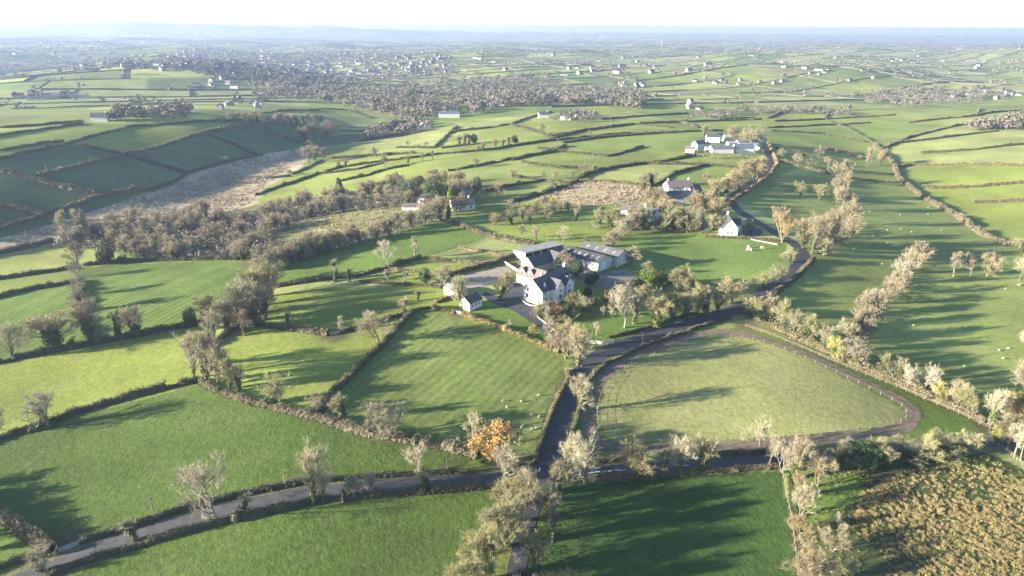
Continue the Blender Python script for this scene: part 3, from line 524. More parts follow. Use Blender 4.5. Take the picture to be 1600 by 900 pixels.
row('in the hedge row beside the paddock', [(1140,474,36,'round',44,(1.1,1,.72)),(1178,498,34,'willow',32),(1205,502,42,'ivy',30,TAN),(1222,514,46,'willow',32),(1240,524,42,'multi',34),(1262,532,44,'willow',36),(1285,548,36,'ivy',24),(1302,560,34,'greenbush',22,(1.6,1.7,.8)),(1318,566,40,'multi',34,GREY),(1342,574,38,'multi',36),(1380,588,38,'willow',28),(1402,598,40,'ivy',26),(1420,606,38,'bare',28,PALE),(1444,614,44,'bare',30,PALE),(1466,624,30,'greenbush',22,(1.6,1.6,.8)),(1490,634,44,'multi',36),(1508,644,40,'willow',32),(1545,664,56,'multi',36,PALE)])
row('in the group by the right edge', [(1490,432,40,'slim',14),(1516,432,36,'bare',26,TAN),(1538,438,44,'bare',34,TAN),(1592,446,52,'multi',36,PALE),(1596,396,26,'ivy',26)])
row('down the right picture edge', [(1606,560,50,'multi',30,PALE),(1604,620,56,'multi',40,TAN),(1596,662,44,'multi',44,(1.5,1.15,.65)),(1576,690,40,'bush',50,BROWN),(1572,706,44,'slim',14,PALE),(1584,714,52,'slim',14,PALE),(1594,720,56,'slim',14,PALE),(1600,732,52,'slim',14,PALE)])
row('in the fields right of the farm', [(1217,247,16,'round',14,TAN),(1246,258,20,'round',18,TAN),(1268,262,16,'round',16,TAN),(1294,266,22,'slim',14,TAN),(1278,243,14,'round',13,TAN),(1355,260,32,'bare',14,TAN),(1374,258,26,'round',20,TAN)])
row('beside the hilltop farm', [(1100,214,20,'multi',18,TAN),(1150,226,30,'round',26,TAN),(1166,230,34,'round',30,TAN),(1182,228,32,'round',24,TAN)])
row('where the left hill meets the bog', [(478,222,26,'round',24,BROWN),(492,220,30,'round',28,BROWN),(508,216,28,'round',26,BROWN),(482,234,16,'round',20,TAN),(437,220,10,'round',9,TAN),(352,252,8,'bush',10,PALE)])
row('in the row crowning the left hill', [(x,193+random.uniform(-2,1),16+random.uniform(-3,3),random.choice(['round','ivy','multi']),14,TAN) for x in range(352,505,10)])
SC = [(482,255,30,'bare'),(492,250,24,'ivy'),(507,247,18,'ivy'),(452,275,12,'bush'),(530,262,12,'ivy'),(540,260,12,'ivy'),(588,246,18,'bare'),(602,262,20,'slim'),(637,255,14,'ivy'),(660,252,14,'slim'),(676,250,16,'slim'),(742,262,16,'bare'),(718,227,18,'ivy'),(726,227,20,'ivy'),(733,226,18,'ivy'),(740,225,16,'ever'),(746,238,12,'ivy'),(755,236,14,'ivy'),(775,231,16,'bare'),(786,229,14,'ivy'),(796,227,16,'ivy'),(804,225,14,'ever'),(845,208,16,'round'),(858,215,10,'round'),(638,228,10,'round'),(667,229,9,'round'),(802,280,16,'bare'),(848,278,12,'slim'),(868,280,14,'bare'),(895,278,12,'slim'),(910,270,16,'round'),(930,268,12,'ivy'),(800,330,20,'willow'),(920,212,10,'round'),(1102,286,18,'round')]
row('on the middle fields left of the valley village line', [(*s, None, TAN) for s in SC if s[0] < 700])
row('in the middle of the bright fields', [(*s, None, TAN) for s in SC if 700 <= s[0] < 805 and s[1] < 270])
row('above the middle road on the right', [(*s, None, TAN) for s in SC if s[0] >= 800 and (s[1] >= 270 or s[0] > 805)])
# ------------------------------------------------------------------ hedges
def hedge_mesh(Q, width, height, r, leaf=1.0):
    t, nn = normals(Q); d = np.linalg.norm(np.c_[Q, np.full(len(Q), -CAM_H)], axis=1).mean(); z = terrain(Q[:, 0], Q[:, 1]); s = np.arange(len(Q))
    lump = 1+.16*np.sin(s*.7+r.uniform(0, 6))+.12*np.sin(s*.23+r.uniform(0, 6))+r.normal(0, .09, len(Q))+.16*np.sin(s*.055+r.uniform(0, 6))
    for g in range(int(len(Q)/55)): g0 = r.integers(2, len(Q)-2); lump[g0:g0+int(r.integers(2, 5))] *= .35
    for g in range(int(len(Q)/28)): g0 = r.integers(0, len(Q)-2); lump[g0:g0+int(r.integers(2, 4))] *= r.uniform(1.25, 1.7)
    prof = [(-.5, -.15), (-.52, .35), (-.40, .78), (-.08, 1.0), (.25, .95), (.46, .62), (.52, .25), (.48, -.15)]; V = []
    for a, b in prof:
        p = Q+nn*((a*.88*width*lump+r.normal(0, .13*width, len(Q))))[:, None]; V.append(np.c_[p, z+b*.86*height*lump+r.normal(0, .09*height, len(Q))*(b > 0)])
    k = len(prof); V = np.stack(V, 1).reshape(-1, 3); i = (np.arange(len(Q)-1)[:, None]*k+np.arange(k-1)[None]).ravel()
    F = np.r_[np.c_[i, i+k, i+k+1], np.c_[i, i+k+1, i+1]]; mi = np.zeros(len(F), int)
    length = np.hypot(*np.diff(Q, axis=0).T).sum(); m = int(leaf*length*min(190, 42000/d)*(.5+.25*height)); size = np.clip(d/900, .15, .7)
    u = r.uniform(0, len(Q)-1.001, m); j = u.astype(int); f = (u-j)[:, None]; q = Q[j]*(1-f)+Q[j+1]*f; nq = nn[j]; th_ = r.uniform(-.2, math.pi+.2, m); ex = r.uniform(.82, 1.22, m); ex[:m//8] *= 1.15
    cs = np.cos(th_); sn = np.clip(np.sin(th_), 0.0, 1); pw = .7; zz = terrain(q[:, 0], q[:, 1])+np.maximum(sn**pw*height*lump[j]*ex, .05)
    c = np.c_[q+nq*(np.sign(cs)*np.abs(cs)**pw*width*.52*ex)[:, None], zz]; dr = unit(np.c_[nq*cs[:, None], sn+.25])
    k2 = m//2; v2, f2 = leaf_tris(c[:k2], size, r, dr[:k2], .6); d2 = unit(dr[k2:]+r.normal(0, .5, (m-k2, 3))); v3, f3 = spikes(c[k2:]-d2*size*.4, d2, size*r.uniform(1.2, 3.0, m-k2), np.full(m-k2, size*.32), r)
    v2, f2 = join([(v2, f2), (v3, f3)])
    return tri_mesh('hedge', np.r_[V, v2], np.r_[F, f2+len(V)], [M_hedge, M_hleaf], np.r_[mi, np.ones(len(f2), int)])
def hedge(label, pix, h=1.8, wd=1.6, tint=(1, 1, 1), group=None, leaf=1.0, name='hedge'):
    h *= .85; wd *= .78
    P = at(pix); d = np.linalg.norm(P[:, :2], axis=1).mean(); Q = soften(resample(P, max(.8, d/260)), 3)
    if len(Q) < 3: return
    o = obj(name, hedge_mesh(Q, wd, h, np.random.default_rng(len(pix)*7+int(abs(pix[0][0]))), leaf)); o.color = (*tint, 1); return tag(o, label, 'hedge', group)
GOLD = (2.1, 1.75, 1.25); OLV = (.95, 1.05, .85); LIT = (1.45, 1.35, 1.1); PINK = (1.3, 1.22, 1.18); DK = (.85, .9, .8)
for a in [
 ('dark clipped hedge below the lane at lower left', [(70,905),(120,883),(220,853),(320,823),(400,805),(500,783),(600,775),(700,768),(790,759)], 1.7, 1.7, DK),
 ('low hedge above the lane at lower left', [(126,848),(200,826),(300,793),(400,769),(480,754),(560,747),(640,742),(740,738)], 1.4, 1.5, DK),
 ('tall brown hedge at the lower left corner', [(-40,775),(0,806),(30,829),(60,850),(84,866)], 3.0, 2.8, PINK),
 ('short hedge below the brown corner hedge', [(-40,905),(0,888),(30,876),(55,872)], 1.4, 1.5, OLV),
 ('hedge below the bright field at left edge', [(-80,706),(0,686),(50,671),(120,646),(200,623),(260,607),(312,596)], 1.9, 1.8, (1, .95, .9)),
 ('hedge above the bright field at left edge', [(-80,580),(0,567),(60,554),(130,541),(200,528),(280,512),(335,503)], 1.9, 2.0, DK),
 ('long tan hedge sloping to the orange tree', [(316,598),(330,608),(380,626),(440,641),(500,656),(560,676),(640,691),(700,701),(748,714)], 2.1, 2.6, PINK),
 ('curved hedge joining clump and thick row', [(318,582),(325,547),(350,526),(375,509),(395,492)], 1.8, 1.8, PINK),
 ('straight dark hedge between two middle fields', [(500,645),(530,607),(560,577),(600,537),(635,497),(645,489)], 2.0, 2.0, (1, 1, .9)),
 ('tan hedge left of the field gate', [(395,508),(420,511),(450,515),(513,524)], 2.0, 2.2, PINK),
 ('hedge right of the field gate', [(533,521),(575,509),(612,497)], 1.7, 1.7, DK),
 ('broken hedge reaching the garden corner', [(612,497),(640,488),(672,481)], 1.0, 1.2, OLV),
 ('short golden hedge left of the garden gap', [(676,481),(690,485),(711,490)], 1.3, 1.6, GOLD),
 ('long golden beech hedge below the driveway lawn', [(722,492),(760,505),(800,520),(840,536),(874,552)], 1.3, 1.7, GOLD),
 ('trimmed hedge left of the road by the sheep', [(886,578),(887,592),(874,618),(862,645),(850,675),(842,702),(836,724)], 1.2, 1.1, LIT),
 ('low hedge between the road and the paddock', [(888,700),(900,660),(908,625),(920,594),(945,571),(1000,545),(1050,527),(1100,510),(1140,498)], 1.1, 1.1, OLV),
 ('low tan hedge right of the junction', [(928,722),(960,719),(985,718)], 1.0, 1.6, LIT),
 ('low hedge below the sand track', [(1110,712),(1160,709),(1215,706)], 1.0, 1.2, OLV),
 ('rough bank below the lane right of junction', [(925,748),(990,745),(1100,738),(1215,731)], .9, 1.6, LIT),
 ('low hedge above the corner of the orange tree field', [(752,722),(790,728),(830,730)], 1.0, 1.6, OLV),
 ('hedge under the short upper left field', [(-80,484),(0,466),(30,457),(105,444),(117,441)], 1.8, 1.7, OLV),
 ('hedge over the short upper left field', [(-80,450),(0,437),(60,428),(114,420)], 1.5, 1.5, OLV),
 ('brown scrub hedge at the left edge by bog', [(-80,415),(0,397),(40,388),(82,377)], 2.2, 3.0, PINK),
 ('hedge along the top of the striped field', [(130,416),(200,409),(300,407),(385,405)], 1.6, 1.6, OLV),
 ('hedge between the striped fields', [(124,440),(128,475),(138,530)], 1.8, 2.0, PINK),
 ('hedge below the long field with pollards', [(425,450),(442,447),(505,438),(560,432),(606,420)], 1.5, 1.6, OLV),
 ('dark thick hedge near the paddock strips', [(610,419),(635,411),(658,403)], 2.2, 2.0, DK),
 ('tan hedge along the bottom of the paddocks', [(560,441),(610,444),(650,446),(690,450)], 1.0, 1.6, LIT),
 ('brown hedge bordering the sand arena', [(700,432),(730,424),(760,416),(795,404),(812,398)], 1.8, 1.7, PINK),
 ('brown hedge from the wood to the sheds', [(690,345),(720,354),(760,369),(800,379),(835,386)], 1.9, 2.2, PINK),
 ('golden hedge by the white garage', [(680,474),(705,466),(722,462)], 1.4, 1.2, GOLD),
 ('dark garden hedge along the road bend', [(950,528),(990,520),(1040,503),(1085,490)], 1.1, 1.2, DK),
 ('hedge along the foot of the paddock trees', [(1160,488),(1200,508),(1300,556),(1400,598),(1500,642),(1540,660)], 2.0, 2.4, LIT),
 ('hedge along the road above the bend', [(1180,478),(1215,456),(1250,428),(1272,406)], 1.9, 1.8, PINK),
 ('pale hedge right of the winding upper road', [(1135,324),(1150,311),(1178,293),(1202,274),(1214,258),(1209,245),(1200,224)], 1.5, 1.6, GOLD),
 ('tan hedge along the valley at right', [(1366,228),(1396,256),(1402,277),(1418,292),(1452,317),(1492,337),(1512,352),(1532,367),(1558,380),(1605,388)], 2.3, 2.8, PINK),
 ('upper hedge on the right hillside', [(1402,262),(1425,258),(1500,258),(1610,260)], 1.8, 2.0, LIT),
 ('middle hedge on the right hillside', [(1440,294),(1520,293),(1610,285)], 1.6, 1.8, LIT),
 ('lower hedge on the right hillside', [(1520,317),(1610,314)], 1.6, 1.8, LIT),
 ('hedge running right from the hilltop farm road', [(1210,251),(1260,263),(1300,274),(1340,281),(1392,286)], 1.6, 1.8, LIT),
 ('upper hedge running right from the hilltop farm', [(1212,233),(1270,244),(1312,256)], 1.6, 1.8, OLV),
 ('short hedge above the two field trees at right', [(1280,230),(1318,239),(1352,249)], 1.5, 1.8, PINK),
 ('garden hedge in front of the white cottage', [(1100,371),(1140,372),(1180,374),(1215,377)], 1.0, 1.4, LIT),
 ('dark hedge along the middle road', [(790,318),(850,302),(890,289),(915,274),(950,264),(1000,257),(1040,252),(1090,243)], 2.0, 3.2, DK),
 ('hedge beside the straw-coloured rough ground', [(905,284),(950,284),(1000,290),(1030,293)], 1.6, 2.0, LIT),
 ('hedge climbing to the hilltop farm field', [(1020,294),(1050,273),(1090,262),(1106,258)], 1.6, 1.6, DK),
 ('hedge below the hilltop farm', [(1000,256),(1050,257),(1100,258),(1152,263)], 1.4, 1.4, OLV),
 ('top hedge of the left hill', [(-60,222),(0,212),(50,205),(130,193)], 1.6, 1.8, OLV),
 ('second hedge of the left hill', [(-60,258),(0,250),(40,240),(100,227),(150,212),(205,198)], 1.8, 2.0, OLV),
 ('crest hedge of the left hill', [(205,198),(280,193),(330,190),(380,188)], 1.6, 1.8, OLV),
 ('hedge crossing the left hill above the shade', [(60,277),(120,262),(195,242),(262,226),(330,206),(395,199)], 2.2, 2.4, LIT),
 ('short hedge falling along the left hill top', [(128,227),(160,235),(190,241)], 1.6, 2.0, OLV),
 ('pale hedge falling across the left hill', [(-60,255),(0,268),(40,277),(100,294),(157,306)], 2.4, 3.2, PINK),
 ('lower hedge of the left hill beside the bog', [(60,339),(135,316),(160,307),(230,297)], 2.4, 2.6, LIT),
 ('short hedge at the lower left hill corner', [(-60,308),(0,320),(65,336)], 2.4, 2.6, PINK),
 ('left end of the hedge along the bog', [(-60,375),(0,361),(30,350),(62,340)], 2.0, 2.2, DK),
 ('hedge falling to the bog on the left hill', [(195,243),(240,256),(292,271)], 2.2, 2.0, DK),
 ('right hedge falling to the bog', [(328,213),(360,224),(400,242)], 2.0, 2.0, DK),
 ('dark hedge along the bog edge', [(235,298),(292,271),(350,254),(410,242)], 1.2, 2.0, DK),
 ]: hedge(*a)
mid = [[(400,306),(425,296),(465,284),(500,271),(530,263),(590,254),(640,248),(690,241)],[(457,273),(480,263),(503,251)],[(415,279),(455,276)],[(520,248),(580,244),(650,240)],[(530,284),(570,276),(600,266),(640,259)],[(560,300),(620,279)],[(700,268),(750,259),(800,249),(860,239),(885,228)],[(620,214),(660,206)],[(677,232),(695,216),(715,198)],[(708,207),(760,201),(800,194),(830,183),(862,175)],[(690,241),(720,239),(770,234),(820,226),(870,219)],[(690,232),(730,227),(745,226)],[(795,195),(850,210),(864,217)],[(620,231),(675,232)],[(800,251),(840,241),(880,229)],[(950,245),(985,236),(1005,229)],[(815,254),(870,263),(902,263)],[(800,276),(850,283),(884,288)],[(862,217),(920,203),(990,194),(1050,200)],[(870,220),(960,210),(1060,208)],[(1000,193),(1060,190),(1090,200)],[(840,232),(900,240),(950,245)],[(1200,200),(1280,196),(1360,192)],[(1375,235),(1420,215),(1480,200),(1530,190)],[(1420,192),(1520,182),(1610,172)],[(505,272),(560,265),(600,255)],[(760,300),(800,290),(850,283)],[(415,200),(440,215),(480,224)],[(500,170),(545,172),(580,185)],[(1090,180),(1130,186),(1180,184)],[(1200,185),(1232,172)],[(1290,184),(1300,172)],[(1525,182),(1530,170)],[(560,222),(600,215),(640,208)],[(0,236),(60,226),(100,222)],[(0,200),(60,196),(130,190)],[(360,181),(430,175),(500,172)],[(862,213),(910,205),(985,195)],[(880,224),(935,216),(1050,207),(1130,205)],[(1000,194),(1100,190),(1190,187)],[(940,187),(1000,182),(1075,178)],[(1205,205),(1290,210),(1350,222)],[(1210,190),(1300,186),(1400,180)],[(1390,225),(1480,215),(1560,205)],[(1440,240),(1520,235),(1610,225)],[(1290,188),(1330,205),(1370,228)]]
for lbl, grp in (('upper', [q for q in mid if q[0][1] < 222]), ('middle', [q for q in mid if 222 <= q[0][1] < 246]), ('lower', [q for q in mid if q[0][1] >= 246])):
    for k, q in enumerate(sorted(grp)): hedge(f"{'leftmost' if k == 0 else ORD[k]+' from left'} of the {lbl} thin hedges crossing the middle fields", q, 1.6, 1.5, OLV, 'hedges crossing the middle fields')

# ------------------------------------------------------------------ fences, gates, walls, poles
def fence(label, pix, spacing=3.0, h=1.2, rails=2, m=None, rr=.045):
    m = m or M_wood
    Q = resample(soften(resample(at(pix), 1.5), 3), spacing); z = terrain(Q[:, 0], Q[:, 1]); e = empty('timber_fence', (Q[0, 0], Q[0, 1], z[0]), 0, label, 'fence')
    pb = MB(); pb.box(-.07, .07, -.07, .07, -.2, h); pm = pb.mesh('post', [m]); L = np.array([Q[0, 0], Q[0, 1], z[0]])
    for q, zz in zip(Q, z): obj('post', pm, e, np.array([q[0], q[1], zz])-L)
    for k in range(rails):
        b = MB(); zr = h*(.9-.42*k)
        for i in range(len(Q)-1):
            a_ = np.array([*Q[i], z[i]+zr])-L; c_ = np.array([*Q[i+1], z[i+1]+zr])-L; dx = (c_-a_)[:2]; nn = np.array([-dx[1], dx[0], 0])/np.linalg.norm(dx)*.025; hh = np.array([0, 0, rr])
            b.add([a_-nn-hh, a_+nn-hh, a_+nn+hh, a_-nn+hh, c_-nn-hh, c_+nn-hh, c_+nn+hh, c_-nn+hh], [(0, 1, 5, 4), (1, 2, 6, 5), (2, 3, 7, 6), (3, 0, 4, 7)])
        obj('rail', b.mesh('rail', [m]), e)
fence('timber post and wire fence around the oval paddock', [(936,672),(932,645),(940,612),(965,582),(1005,560),(1060,541),(1105,529),(1140,525),(1170,529),(1230,548),(1330,594),(1388,623),(1410,635),(1418,648),(1414,658),(1392,667),(1330,673),(1250,682),(1150,689),(1060,693),(985,691),(945,683)], 3.6, 1.2, 2, None, .012)
fence('fence beside the paddock hedge row, dark wood standing in for a shadow line', [(1165,511),(1200,523),(1300,565),(1400,605),(1500,648),(1546,671)], 3.0, 1.2, 2, M_pole)  # dark wood on this fence imitates the shadow line along the hedge foot
fence('pale wire fence dropping to the bottom edge', [(1222,738),(1228,770),(1235,805),(1243,862),(1248,910)], 2.2, 1.1, 2)
fence('timber fence by the birch trunks at right edge', [(1550,692),(1575,708),(1605,735)], 2.0, 1.2, 2)
fence('fence dividing the long field from paddocks', [(608,421),(660,405),(715,388),(766,370)], 3, 1.2, 2)
for lb, px in (('lowest pale paddock divider strip', [(608,421),(640,425),(692,431)]), ('middle pale paddock divider strip', [(664,403),(700,407),(746,413)]), ('upper pale paddock divider strip', [(716,388),(750,393),(792,401)]), ('top pale paddock divider by the sheds', [(766,370),(790,375),(832,384)])): hedge(lb, px, .8, 2.0, (2.6, 2.3, 1.9))
def gate(label, a, b, h=1.2):
    P = at([a, b]); d = P[1]-P[0]; L = np.hypot(d[0], d[1]); e = empty('field_gate', P[0], math.atan2(d[1], d[0]), label, 'gate')
    for i in range(5): m = MB(); m.box(0, L, -.02, .02, .2+i*.24, .26+i*.24); obj('bar', m.mesh('bar', [M_metal]), e)
    for x in (0, L): m = MB(); m.box(x-.09, x+.09, -.09, .09, -.1, 1.4); obj('gate_post', m.mesh('gate_post', [M_wood]), e)
gate('grey metal gate off the lower left lane', (92,864), (124,851)); gate('grey gate in the tan hedge mid left', (515,524), (531,522)); gate('small gate in the golden garden hedge', (712,490), (721,492))
def wall(label, pix, h=1.0, th_=.4, m=None, name='stone_wall'):
    P = at(pix); Q = resample(P, 2.0); t, nn = normals(Q); z = terrain(Q[:, 0], Q[:, 1]); V = []
    for s, hz in ((-.5, -.2), (-.5, h), (.5, h), (.5, -.2)): V.append(np.c_[Q+nn*s*th_, z+hz])
    V = np.stack(V, 1).reshape(-1, 3); i = (np.arange(len(Q)-1)[:, None]*4+np.arange(4)[None]).ravel(); j = (np.arange(len(Q)-1)[:, None]*4+((np.arange(4)+1) % 4)[None]).ravel(); ends = np.array([[0, 3, 2, 1], [len(V)-4, len(V)-3, len(V)-2, len(V)-1]])
    tag(obj(name, tri_mesh(name, V, np.r_[np.c_[i, i+4, j+4, j], ends], [m or M_stone])), label, 'wall')
wall('curved pale entrance wall beside the road', [(918,536),(930,537),(945,538),(960,536)], 1.1, .4, M_cream)
wall('low pale kerb wall round the house border', [(814,467),(818,473),(828,478),(840,479)], .45, .3, M_cream)
wall('low pale edging of the drive shrubbery', [(838,488),(840,496),(856,508),(873,522)], .4, .3, M_cream)
wall('pale yard wall behind the farmhouse', [(789,412),(800,419),(810,425)], 1.1, .3, M_cream, 'yard_wall')
wall('pale stone wall beside the road at cottage', [(1150,367),(1180,376),(1215,383)], .55, .4)
wall('stone kerb round the planted island', [(770,470),(778,474),(788,473)], .3, .25, M_stone)
def pole(label, px, py, hpx, arm=True):
    P = at([(px, py)])[0]; h = height_at(P, hpx); e = empty('utility_pole', P, R(20), label, 'pole')
    m = MB(); m.tube((0, 0, -.3), (0, 0, h), .16, .11, 8); obj('shaft', m.mesh('shaft', [M_pole]), e)
    if arm: m = MB(); m.box(-.7, .7, -.05, .05, h-.55, h-.43); obj('crossarm', m.mesh('crossarm', [M_pole]), e)
    m = MB()
    for x in ((-.55, 0, .55) if arm else (0,)): m.tube((x, 0, h-.43), (x, 0, h-.2), .05, .03, 6)
    obj('insulator', m.mesh('insulator', [M_white]), e)
for lb, a, b, c in (('wooden utility pole on the lower left lane', 241, 808, 32), ('utility pole left of the tall bare lane tree', 446, 762, 26), ('utility pole left of the orange tree', 699, 738, 28), ('utility pole on the curved hedge mid left', 473, 513, 22), ('utility pole beside the curving road', 1003, 536, 18), ('pale pole standing by the open shed', 855, 392, 34), ('lamp pole on the sand arena edge', 763, 444, 14), ('pole on the shaded left hillside', 74, 271, 16), ('pole at the left edge by the scrub', 42, 374, 15), ('pole beside the bungalow in trees', 1032, 324, 22), ('pole in the middle fields above the road', 953, 209, 26), ('pole at the arena hedge', 747, 420, 14), ('pole on the middle road', 810, 314, 10), ('tall pole behind the blue shed', 676, 193, 14)): pole(lb, a, b, c)
# ------------------------------------------------------------------ buildings
def gable_parts(e, L, W, eh, rh, wm, rm, ox=0, oy=0, rot=0, over=.35, parent_sub=None, base=-.6, names=('wall', 'roof'), thick=.16, lend=True):
    c, s = math.cos(rot), math.sin(rot); T = lambda x, y, z: (ox+x*c-y*s, oy+x*s+y*c, z)
    l, w_ = L/2, W/2; b = MB()
    b.add([T(*p) for p in [(-l, -w_, base), (l, -w_, base), (l, w_, base), (-l, w_, base), (-l, -w_, eh), (l, -w_, eh), (l, w_, eh), (-l, w_, eh), (-l, 0, eh+rh), (l, 0, eh+rh)]],
          [(0, 1, 5, 4), (2, 3, 7, 6), (0, 4, 8, 7, 3), (1, 2, 6, 9, 5), (4, 5, 9, 8), (6, 7, 8, 9)])
    wo = obj(names[0], b.mesh(names[0], [wm]), e); r = MB(); lo = l+over*.6; k = rh/w_; wo_ = w_+over; n_ = thick*math.sqrt(1+k*k)
    for sg in (-1, 1):
        pts = [(-lo, 0, eh+rh+.03), (lo, 0, eh+rh+.03), (lo, sg*wo_, eh-k*over+.03), (-lo, sg*wo_, eh-k*over+.03)]
        v = [T(*p) for p in pts]+[T(p[0], p[1], p[2]+n_) for p in pts]; r.add(v, [(0, 1, 2, 3), (4, 7, 6, 5), (0, 4, 5, 1), (1, 5, 6, 2), (2, 6, 7, 3), (3, 7, 4, 0)])
    ro = obj(names[1], r.mesh(names[1], [rm]), wo if parent_sub else e); return wo, ro, T
def window(parent, T, face, u, z, w_, h, L, W, name='window', pm=None):
    d = .05; f = MB(); p = MB()
    def put(mb, a0, a1, z0, z1, off, th_):
        if face == 'f': mb.box(a0, a1, -W/2-off-th_, -W/2-off, z0, z1, 0, T)
        elif face == 'b': mb.box(a0, a1, W/2+off, W/2+off+th_, z0, z1, 0, T)
        elif face == 'l': mb.box(-L/2-off-th_, -L/2-off, a0, a1, z0, z1, 0, T)
        else: mb.box(L/2+off, L/2+off+th_, a0, a1, z0, z1, 0, T)
    put(p, u-w_/2, u+w_/2, z, z+h, .01, .03); fr = .09
    for a in ((u-w_/2-fr, u-w_/2, z-fr, z+h+fr), (u+w_/2, u+w_/2+fr, z-fr, z+h+fr), (u-w_/2, u+w_/2, z-fr, z), (u-w_/2, u+w_/2, z+h, z+h+fr), (u-.03, u+.03, z, z+h)): put(f, *a, .008, .07)
    fo = obj(name, f.mesh(name, [M_frame]), parent); obj('pane' if name == 'window' else 'panel', p.mesh('pane', [pm or M_glass]), fo)
def chimney(ro, x, y, z0, z1, T=lambda x, y, z: (x, y, z), m=None):
    b = MB(); b.box(x-.45, x+.45, y-.35, y+.35, z0, z1, 0, T); b.box(x-.55, x+.55, y-.45, y+.45, z1, z1+.18, 0, T); b.tube(T(x-.2, y, z1+.18), T(x-.2, y, z1+.7), .13, .11); b.tube(T(x+.2, y, z1+.18), T(x+.2, y, z1+.7), .13, .11)
    obj('chimney', b.mesh('chimney', [m or M_white]), ro)
def house(label, px, rz, L, W, eh, rh, wm=None, rm=None, wins=(), chim=(), cat='house', name='house', shift=(0, 0), cross=(), dorm=(), doors=(), group=None, tint=None):
    P = at([px])[0]; a = R(rz); P = P+np.array([shift[0]*math.cos(a)-shift[1]*math.sin(a), shift[0]*math.sin(a)+shift[1]*math.cos(a), 0])
    xs = [P[0]+(i*L/2*math.cos(a)-j*W/2*math.sin(a)) for i in (-1, 1) for j in (-1, 1)]; ys = [P[1]+(i*L/2*math.sin(a)+j*W/2*math.cos(a)) for i in (-1, 1) for j in (-1, 1)]
    e = empty(name, (P[0], P[1], float(terrain(xs, ys).max())), a, label, cat, group)
    wo, ro, T = gable_parts(e, L, W, eh, rh, wm or M_white, rm or M_slate)
    if tint: ro.color = (*tint, 1)
    for wn in wins: window(e, T, *wn, L, W)
    for wn in doors: window(e, T, *wn, L, W, 'door', M_door)
    for x, y in chim: chimney(ro, x, y, eh+rh*.4, eh+rh+1.1)
    for (x, side, cw, dep, ch, crh, nw) in cross:    # gabled projection on the front (-1) or back (+1)
        rot = math.pi/2*(-1 if side < 0 else 1); Lc = dep+W*.45; oy = side*(W/2+dep-Lc/2)
        cw_, cr, Tc = gable_parts(e, Lc, cw, ch, crh, wm or M_white, rm or M_slate, x, oy, rot, .25, True, names=('gable_projection', 'roof'))
        if tint: cr.color = (*tint, 1)
        for (u, z, ww, hh) in nw: window(cw_, Tc, 'r', u, z, ww, hh, Lc, cw)
    for (x, side, cw, zb) in dorm:                   # dormers standing on the roof slope
        rot = math.pi/2*(-1 if side < 0 else 1); y0 = side*W/2*.78; Lc = W*.36; oy = y0-side*Lc/2
        dw, dr, Td = gable_parts(ro, Lc, cw, zb, cw*.55, wm or M_white, rm or M_slate, x, oy, rot, .18, True, base=eh+rh*.1, names=('dormer', 'dormer_roof'))
        window_sub = MB(); window_sub.box(Lc/2+.01, Lc/2+.04, -cw*.28, cw*.28, zb-1.0, zb-.05, 0, Td); 
        obj('window', window_sub.mesh('window', [M_glass]), ro)
        dr.parent = ro
    return e
wf = lambda us, z, w_=1.0, h=1.4, f='l': [(f, u, z, w_, h) for u in us]
# main farmhouse: gable to the lower left, front in the shade to the right, wing behind
house('large white farmhouse with slate roof and gabled front', (832,475), 50, 20, 9.0, 4.7, 3.8, wins=wf((-2.6, 0, 2.6), .9, 1.1, 1.5)+wf((-2.2, 2.2), 3.3, 1.0, 1.2)+wf((-8.2,), 1.0, 1.0, 1.4, 'f')+wf((-8.2,), 3.1, 1.0, 1.1, 'f')+wf((8.2,), 1.0, 1.0, 1.4, 'f')+wf((-6, -2), 1, 1, 1.4, 'b'),
      chim=((-4.6, .3), (9.3, 0)), shift=(10, 0), cross=((-2.2, -1, 4.8, 2.4, 4.8, 2.9, ((0, .3, 1.3, 2.0), (0, 3.1, 1.0, 1.2), (0, 5.4, .7, .7))), (4.6, -1, 4.0, 1.6, 4.6, 2.4, ((0, .9, 1.5, 1.4), (0, 3.1, 1.0, 1.1)))), dorm=((-7.2, -1, 2.0, 5.9), (8.2, -1, 1.9, 5.8)), doors=wf((1.6,), 0, 1.1, 2.1, 'f'))
house('white rear wing of the farmhouse with two dormers', (832,475), 140, 12, 7.0, 3.9, 2.8, rm=M_tile, wins=wf((-4, -1.5, 1.4, 4.2), .9, 1.0, 1.3, 'b')+wf((0,), 1, 1, 1.3, 'r'), chim=((5.3, 0),), shift=(10.4, -14.0), dorm=((3.6, 1, 2.2, 5.3), (-.4, 1, 2.2, 5.3)), name='house_wing')
house('long slate-roofed barn with a raised cross gable', (829,428), 42, 20, 7.4, 3.2, 3.1, wm=M_cream, chim=(), shift=(10, 2), wins=wf((0,), 1.2, 1.0, 1.2)+wf((-8, 8), 1.2, 1.0, 1.2, 'f'), cross=((3.2, -1, 5.4, 1.6, 4.0, 2.6, ((0, .2, 2.4, 2.6),)),), cat='barn', name='barn')
